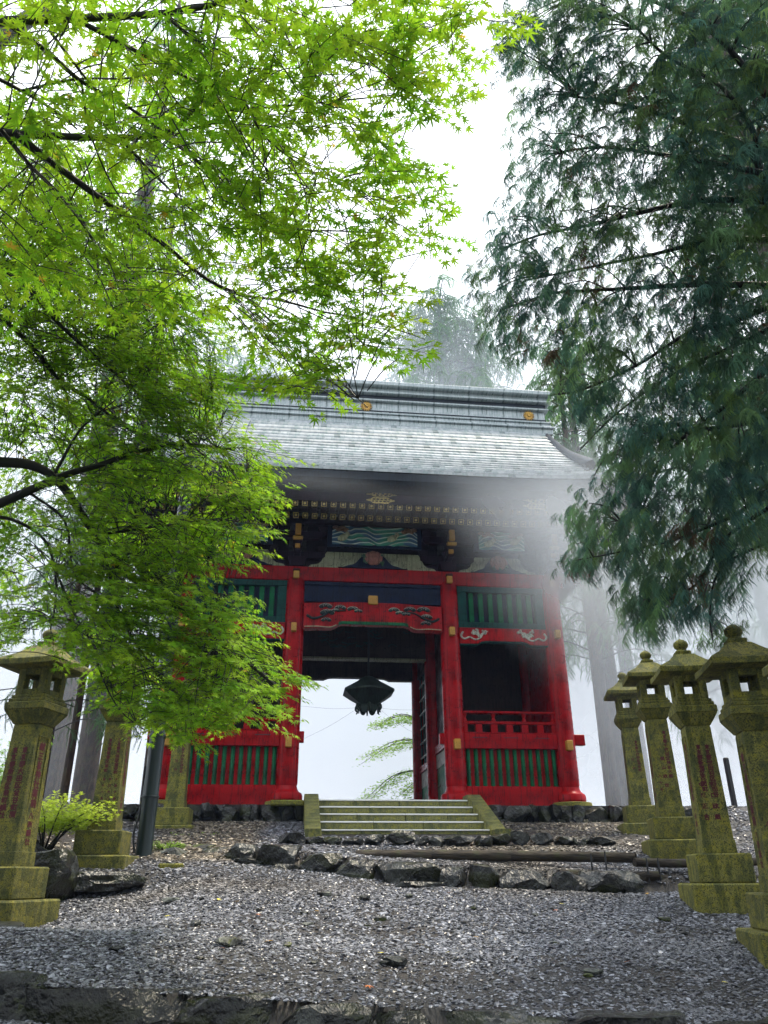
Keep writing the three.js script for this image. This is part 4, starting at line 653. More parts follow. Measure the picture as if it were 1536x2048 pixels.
  const holes = (w, h, R2) => { const out = []; for (let k = -2; k <= 2; k++) for (const s of [-1, 1]) { const cx = k * w * 0.3 + (s > 0 ? 0.02 : 0), cy = s * h * 0.32, r = 0.016 + R2() * 0.008, q = []; for (let i = 0; i < 7; i++) q.push([cx + Math.cos(i / 7 * 6.28) * r * 1.6, cy + Math.sin(i / 7 * 6.28) * r]); out.push(q); } return out; };
  for (const x of [-3.34, 0.0, 3.34]) { const R2 = rng(8), f = sub('gilt_mount', gate); part('mount_plate', extrude(scroll(0.27, 0.075), 0.014, 0.002, holes(0.27, 0.075, R2)), M.brass, f, [x - 0.02, 8.605 + lift(x), 1.865]); part('mount_plate', extrude(scroll(0.29, 0.05), 0.014, 0.002, holes(0.29, 0.05, R2)), M.brass, f, [x, 8.735 + lift(x), 1.875]); }
}
// ---------------------------------------------------------------- hanging bronze lantern
{
  const t = thing('hanging_lantern', 'dark hexagonal bronze lantern hanging in the gate opening', 'lantern', [0.015, 4.83, -1.1]);
  const hex = (prof) => flat(lathe(prof, 6)); const pr = (n, p, m = M.bronze) => part(n, hex(p), m, t);
  pr('roof', [[0.08, 0.80], [0.16, 0.76], [0.30, 0.66], [0.63, 0.47], [0.64, 0.43], [0.60, 0.42], [0.40, 0.40]]);
  pr('fire_box', [[0.44, 0.42], [0.40, 0.40], [0.26, 0.2], [0.22, 0.16]]);
  pr('under_eave', [[0.63, 0.42], [0.45, 0.30], [0.24, 0.18], [0.20, 0.17]]);
  for (let k = 0; k < 6; k++) { const a = k / 6 * 6.2832 + 0.52, p = sub('lattice_panel', t); for (let i = -2; i <= 2; i++) { const x = Math.sin(a), z = Math.cos(a), g = limb([V(x * 0.50 + z * i * 0.045, 0.40, z * 0.50 - x * i * 0.045), V(x * 0.29 + z * i * 0.03, 0.25, z * 0.29 - x * i * 0.03)], [0.007, 0.007], 4); part('lattice_bar', metricUV(g), M.ridge, p); } }
  pr('base', [[0.22, 0.17], [0.24, 0.13], [0.235, 0.08], [0.12, 0.07], [0.001, 0.07]]);
  for (let k = 0; k < 6; k++) { const a = k / 6 * 6.2832, x = Math.sin(a), z = Math.cos(a); part('leg', metricUV(limb([V(x * 0.2, 0.14, z * 0.2), V(x * 0.29, 0.15, z * 0.29), V(x * 0.31, 0.08, z * 0.31), V(x * 0.27, 0.02, z * 0.27), V(x * 0.3, -0.02, z * 0.3)], [0.035, 0.03, 0.025, 0.02, 0.012], 7)), M.bronze, t); part('apron', metricUV(extrude([[-0.1, 0.09], [0.1, 0.09], [0.06, 0.0], [0.02, -0.03], [-0.02, -0.03], [-0.06, 0.0]], 0.02, 0.003)), M.bronze, t, [Math.sin(a + 0.52) * 0.2, 0, Math.cos(a + 0.52) * 0.2]).rotation.y = a + 0.52; }
  bar('name_plate', -0.1, 0.1, 0.435, 0.475, 0.53, 0.56, mat([0.25, 0.33, 0.3], 0.4), t, 0.018);
  part('hanging_rod', metricUV(new THREE.CylinderGeometry(0.02, 0.02, 1.6, 8)), M.iron, t, [0, 1.58, 0]);
  for (const [x, z, y] of [[-1.55, 0.2, 0.02], [1.55, 0.2, 0.02], [-1.55, -1.1, -0.55], [1.55, -1.1, -0.5]]) part('guy_wire', metricUV(limb([V(Math.sign(x) * 0.22, 0.1, 0), V(x * 0.5, 0.04 + y * 0.4, z * 0.5), V(x, 0.06 + y, z)], [0.0018, 0.0018], 4)), M.iron, t);
}
// ---------------------------------------------------------------- where the boughs run and where their sprays of leaves hang
const upperSprays = [[-3.06,5.46,13.51], [-2.89,5.00,13.67], [-3.14,5.38,13.61], [-2.82,5.22,13.59], [-2.90,5.19,13.63], [-2.68,5.44,13.46], [-2.50,5.28,13.68], [-2.81,5.97,13.03], [-2.27,5.43,13.47], [-2.51,5.61,13.38], [-2.40,5.52,13.56], [-2.18,5.60,13.52], [-2.01,5.40,13.59], [-2.12,5.67,13.54], [-2.21,5.87,13.23], [-1.83,5.87,13.37], [-1.90,5.46,13.56], [-1.87,5.43,13.71], [-1.67,5.82,13.33], [-1.54,5.80,13.42], [-1.71,5.39,13.75], [-1.44,5.79,13.52], [-1.40,5.83,13.27], [-1.33,5.41,13.63], [-1.18,5.89,13.29], [-0.99,5.83,13.38], [-1.18,5.35,13.72], [-1.18,6.16,13.22], [-0.91,5.37,13.76], [-3.30,5.32,13.14], [-3.02,4.81,13.66], [-3.01,5.06,13.47], [-2.65,4.94,13.61], [-2.78,5.35,13.15], [-2.51,5.22,13.50], [-2.57,5.20,13.31], [-2.35,5.76,13.12], [-2.57,5.76,12.96], [-2.53,5.85,12.99], [-2.30,5.27,13.27], [-2.28,5.93,12.83], [-2.05,5.29,13.42], [-2.00,5.04,13.50], [-2.20,5.54,13.24], [-1.78,5.83,13.05], [-1.96,5.72,12.97], [-1.78,5.01,13.55], [-1.89,5.16,13.52], [-1.58,5.06,13.54], [-1.60,6.03,13.09], [-1.71,5.52,13.38], [-1.29,5.41,13.38], [-1.30,5.36,13.54], [-1.39,5.57,13.36], [-1.25,5.20,13.57], [-1.02,5.60,13.22], [-1.10,5.08,13.69], [-1.11,5.31,13.60], [-0.80,6.02,13.06], [-3.27,5.13,13.05], [-3.09,5.12,13.27], [-3.36,5.32,13.03], [-3.15,5.54,12.63], [-2.98,5.28,12.95], [-2.66,5.66,12.88], [-2.85,5.34,12.87], [-2.68,5.18,13.08], [-2.60,5.66,12.77], [-2.25,5.12,13.31], [-2.43,5.24,13.04], [-2.22,5.79,12.78], [-2.14,5.71,12.68], [-2.26,5.63,12.68], [-1.86,5.72,12.94], [-1.92,4.99,13.35], [-1.88,5.65,12.79], [-1.90,5.44,12.97], [-1.73,5.45,13.01], [-1.50,5.60,12.92], [-1.61,5.00,13.41], [-1.37,5.16,13.38], [-1.16,5.73,12.84], [-1.24,5.61,12.80], [-2.98,4.88,13.17], [-3.22,5.17,12.73], [-3.11,4.74,13.00], [-3.02,4.91,12.98], [-2.45,4.73,13.33], [-2.51,5.13,12.79], [-2.30,4.68,13.29], [-2.52,5.34,12.49], [-2.21,5.03,12.84], [-2.08,5.07,13.06], [-2.11,4.73,13.29], [-1.96,5.31,12.74], [-1.79,5.05,13.08], [-1.91,4.67,13.21], [-1.86,5.71,12.48], [-1.78,5.10,12.90], [-1.43,4.84,13.24], [-1.52,5.03,13.06], [-1.26,5.27,12.88], [-1.20,5.05,12.95], [-1.33,5.06,12.97], [-3.32,4.80,12.65], [-3.06,4.59,12.80], [-3.17,4.79,12.77], [-2.72,4.53,13.01], [-3.04,5.10,12.27], [-2.56,4.82,12.70], [-2.61,4.50,13.01], [-2.25,4.63,13.04], [-2.43,4.58,12.91], [-2.04,5.03,12.80], [-2.10,5.35,12.33], [-1.83,5.41,12.41], [-1.74,4.86,12.81], [-1.73,5.12,12.73], [-1.81,4.90,12.85], [-1.56,4.78,13.02], [-1.35,4.97,12.62], [-1.19,4.64,13.06], [-1.13,5.02,12.58], [-1.27,5.39,12.29], [-3.12,4.36,12.99], [-3.26,4.76,12.30], [-2.96,4.54,12.51], [-2.97,4.58,12.69], [-2.87,4.65,12.63], [-2.64,4.66,12.48], [-2.59,4.22,12.93], [-2.53,4.83,12.29], [-2.30,4.91,12.49], [-2.14,5.18,12.15], [-1.72,4.53,12.81], [-1.75,5.19,12.27], [-1.63,4.69,12.50], [-1.82,4.43,12.98], [-1.70,4.64,12.85], [-1.47,4.76,12.49], [-1.45,4.79,12.71], [-1.41,4.45,12.92], [-1.24,4.69,12.77], [-1.18,4.74,12.43], [-1.25,4.59,12.68], [-2.10,4.49,12.50], [-1.85,4.70,12.04], [-1.89,4.84,12.17], [-1.71,4.40,12.69], [-1.74,4.26,12.63], [-1.29,4.79,12.01], [-1.52,4.57,12.52], [-1.16,4.39,12.48], [-1.22,4.54,12.34], [-1.10,4.83,12.24], [-1.81,4.63,12.06], [-1.85,4.24,12.34], [-1.81,4.79,12.06], [-1.60,4.78,11.88], [-1.47,4.41,12.45], [-1.55,4.33,12.36], [-1.46,4.05,12.63], [-1.31,4.21,12.77], [-1.67,4.24,12.21], [-1.59,4.39,12.09], [-1.75,4.00,12.59], [-1.45,4.70,11.58], [-1.39,4.57,11.79], [-1.47,4.12,12.42]];
const lowerSprays = [[-3.95,7.11,11.36], [-4.07,6.72,11.31], [-3.71,6.27,11.91], [-3.74,6.14,12.03], [-3.31,5.99,11.96], [-3.57,6.83,11.39], [-3.48,6.34,11.95], [-2.97,6.34,11.77], [-3.83,6.18,11.34], [-4.02,6.30,11.47], [-3.87,6.47,11.37], [-3.65,5.88,11.57], [-3.93,5.95,11.50], [-3.36,5.98,11.74], [-3.59,6.89,10.86], [-3.80,6.85,11.11], [-3.62,6.15,11.33], [-3.39,6.62,11.25], [-3.14,6.79,10.81], [-3.93,5.75,11.36], [-3.93,5.76,11.58], [-4.00,6.03,11.20], [-3.80,5.72,11.26], [-3.72,5.93,11.30], [-4.07,6.08,10.89], [-3.68,6.25,11.08], [-3.46,6.03,11.16], [-3.85,6.37,10.47], [-3.46,5.81,11.20], [-3.56,6.44,10.65], [-3.38,6.23,11.06], [-2.99,5.94,11.21], [-3.30,6.58,10.51], [-3.32,6.79,10.68], [-3.04,6.19,10.75], [-3.05,6.49,10.83], [-3.92,5.26,11.18], [-3.91,5.37,11.19], [-3.87,5.69,10.80], [-3.90,5.61,11.07], [-3.71,5.52,11.37], [-3.91,5.57,10.80], [-3.58,5.76,10.69], [-3.82,5.85,10.59], [-3.43,5.29,11.40], [-3.69,5.73,10.68], [-3.36,5.51,11.42], [-3.94,6.26,10.43], [-3.00,5.39,11.11], [-3.06,5.70,10.97], [-3.29,6.10,10.36], [-3.24,5.67,10.79], [-3.08,5.88,10.62], [-2.94,5.98,10.85], [-2.88,5.39,11.09], [-2.77,5.47,11.25], [-3.02,5.58,11.05], [-2.61,5.45,11.29], [-2.60,5.70,11.09], [-3.88,5.45,10.33], [-4.29,5.54,10.07], [-3.86,5.04,11.27], [-3.73,5.28,10.79], [-3.86,5.23,10.62], [-3.59,5.36,10.75], [-3.55,5.30,10.67], [-3.62,5.84,10.27], [-3.38,5.50,10.79], [-3.75,5.93,10.27], [-3.12,5.01,11.09], [-2.97,5.11,11.22], [-3.10,5.03,11.18], [-3.06,5.55,10.57], [-3.09,5.56,10.18], [-2.82,5.60,10.37], [-2.91,6.14,10.03], [-3.07,5.72,10.48], [-3.02,5.86,10.07], [-3.02,5.32,11.05], [-3.06,5.50,10.31], [-2.50,5.19,10.72], [-2.57,5.30,11.18], [-2.82,5.95,10.02], [-2.47,5.12,11.04], [-2.64,5.39,10.48], [-2.53,5.34,11.05], [-3.83,4.94,10.68], [-4.07,5.03,10.50], [-4.30,5.18,9.96], [-3.62,4.89,10.95], [-3.29,4.79,10.96], [-3.46,5.27,10.45], [-3.93,5.24,9.74], [-3.72,5.30,9.88], [-3.46,5.41,10.04], [-3.03,5.24,10.23], [-3.46,5.59,9.93], [-3.24,5.66,9.86], [-3.30,5.00,10.25], [-2.90,4.99,10.81], [-2.82,4.83,10.87], [-2.73,5.02,10.87], [-2.67,4.93,10.81], [-2.93,4.65,10.79], [-2.88,5.24,10.57], [-2.51,5.16,10.55], [-2.71,5.66,9.62], [-2.40,4.93,10.51], [-2.41,4.90,10.79], [-2.62,4.86,10.56], [-2.54,5.07,10.78], [-3.81,4.70,10.57], [-4.30,4.82,9.80], [-3.88,4.88,9.89], [-3.58,4.80,9.76], [-3.57,5.01,10.05], [-3.33,5.14,9.68], [-2.92,4.40,10.78], [-3.09,4.61,10.03], [-3.24,4.79,10.01], [-3.13,5.06,9.69], [-2.79,4.58,10.58], [-2.80,4.97,9.76], [-2.72,4.49,10.60], [-3.26,5.10,9.54], [-2.80,5.20,9.76], [-2.53,4.79,10.56], [-2.76,5.03,9.52], [-2.43,4.81,10.51], [-2.66,4.65,9.97], [-2.58,5.05,9.59], [-2.39,4.84,9.86], [-2.24,4.70,10.09], [-2.07,5.14,9.45], [-2.17,5.08,9.32], [-2.09,4.97,10.00], [-2.18,4.82,10.24], [-4.06,4.44,9.98], [-3.95,4.21,10.03], [-4.13,4.46,9.68], [-3.40,4.02,10.69], [-3.51,4.32,9.55], [-3.36,4.38,10.25], [-3.37,4.43,9.94], [-2.96,4.10,10.22], [-3.28,4.57,9.23], [-3.06,4.32,10.44], [-3.32,4.64,9.60], [-3.19,4.07,10.44], [-2.75,4.44,9.45], [-2.89,4.67,9.17], [-3.00,4.29,10.03], [-3.04,4.43,9.35], [-3.02,4.74,9.68], [-2.44,4.32,10.55], [-2.45,4.64,9.23], [-2.57,4.54,9.59], [-2.34,4.21,9.94], [-2.28,4.42,10.25], [-2.61,4.36,9.63], [-2.05,4.45,10.19], [-2.27,4.58,9.13], [-2.13,4.35,10.06], [-2.22,4.70,9.89], [-2.22,4.53,9.82], [-4.17,4.00,9.46], [-4.11,4.14,9.80], [-3.74,4.08,9.74], [-3.34,3.77,10.54], [-3.33,3.86,10.27], [-3.22,3.65,10.30], [-3.38,4.19,9.24], [-3.30,4.43,9.21], [-3.01,3.84,10.01], [-3.12,3.80,9.88], [-3.05,4.14,9.39], [-3.02,4.07,9.78], [-2.89,3.72,9.93], [-2.87,3.84,10.09], [-2.70,3.90,9.47], [-2.72,4.03,9.84], [-2.68,4.02,10.25], [-2.42,4.00,9.87], [-2.75,4.44,9.10], [-2.57,3.85,9.78], [-2.48,4.36,9.30], [-2.65,4.18,9.23], [-2.27,4.00,10.17], [-3.80,3.20,10.25], [-3.77,3.65,9.59], [-4.04,3.52,9.48], [-3.60,3.73,9.46], [-3.46,3.28,10.41], [-3.45,3.53,9.26], [-3.35,3.58,10.23], [-3.14,3.43,10.34], [-2.96,3.35,10.20], [-3.00,3.51,10.01], [-3.45,3.65,8.98], [-3.07,3.27,10.05], [-2.75,3.32,9.86], [-2.64,3.59,10.00], [-2.89,3.49,10.29], [-2.61,3.42,10.10], [-2.95,3.68,9.33], [-2.82,3.60,10.04], [-2.33,3.31,10.02], [-2.58,3.78,9.13], [-2.66,3.84,9.32], [-2.34,3.57,9.76], [-2.19,3.46,10.18], [-2.25,3.35,9.90], [-2.23,3.59,9.26], [-2.15,3.51,9.25], [-2.16,3.69,8.96], [-2.17,3.52,9.43], [-3.55,3.39,9.36], [-3.12,3.13,10.31], [-2.95,3.24,9.82], [-3.14,3.30,9.29], [-3.26,3.26,8.70], [-3.32,3.43,9.21], [-3.07,3.10,9.88], [-2.71,3.17,9.93], [-3.09,3.45,8.91], [-3.10,3.21,8.75], [-2.86,3.28,9.91], [-3.02,3.16,9.39], [-3.00,3.18,8.72], [-2.34,3.07,9.21], [-2.27,3.17,9.53], [-2.56,3.27,9.89], [-2.46,3.18,10.04], [-2.23,3.29,9.39], [-2.55,3.11,9.48], [-2.15,3.23,9.24], [-2.12,3.40,8.98], [-1.85,2.93,9.88], [-2.16,3.16,9.10], [-1.99,3.29,9.02], [-1.84,3.02,9.96], [-2.97,2.95,9.22], [-3.05,3.00,9.23], [-3.00,2.95,9.30], [-2.58,2.92,9.68], [-2.87,2.85,8.71], [-2.52,2.75,9.81], [-2.58,2.69,9.94], [-2.67,2.83,9.84], [-2.50,2.66,9.42], [-2.38,2.92,9.58], [-2.32,2.96,8.50], [-2.53,2.92,8.85], [-2.39,2.99,8.71], [-2.39,2.70,9.12], [-1.86,2.78,10.05], [-2.05,2.82,9.76], [-2.08,3.14,8.63], [-2.12,2.77,9.61], [-2.08,2.82,9.30]];
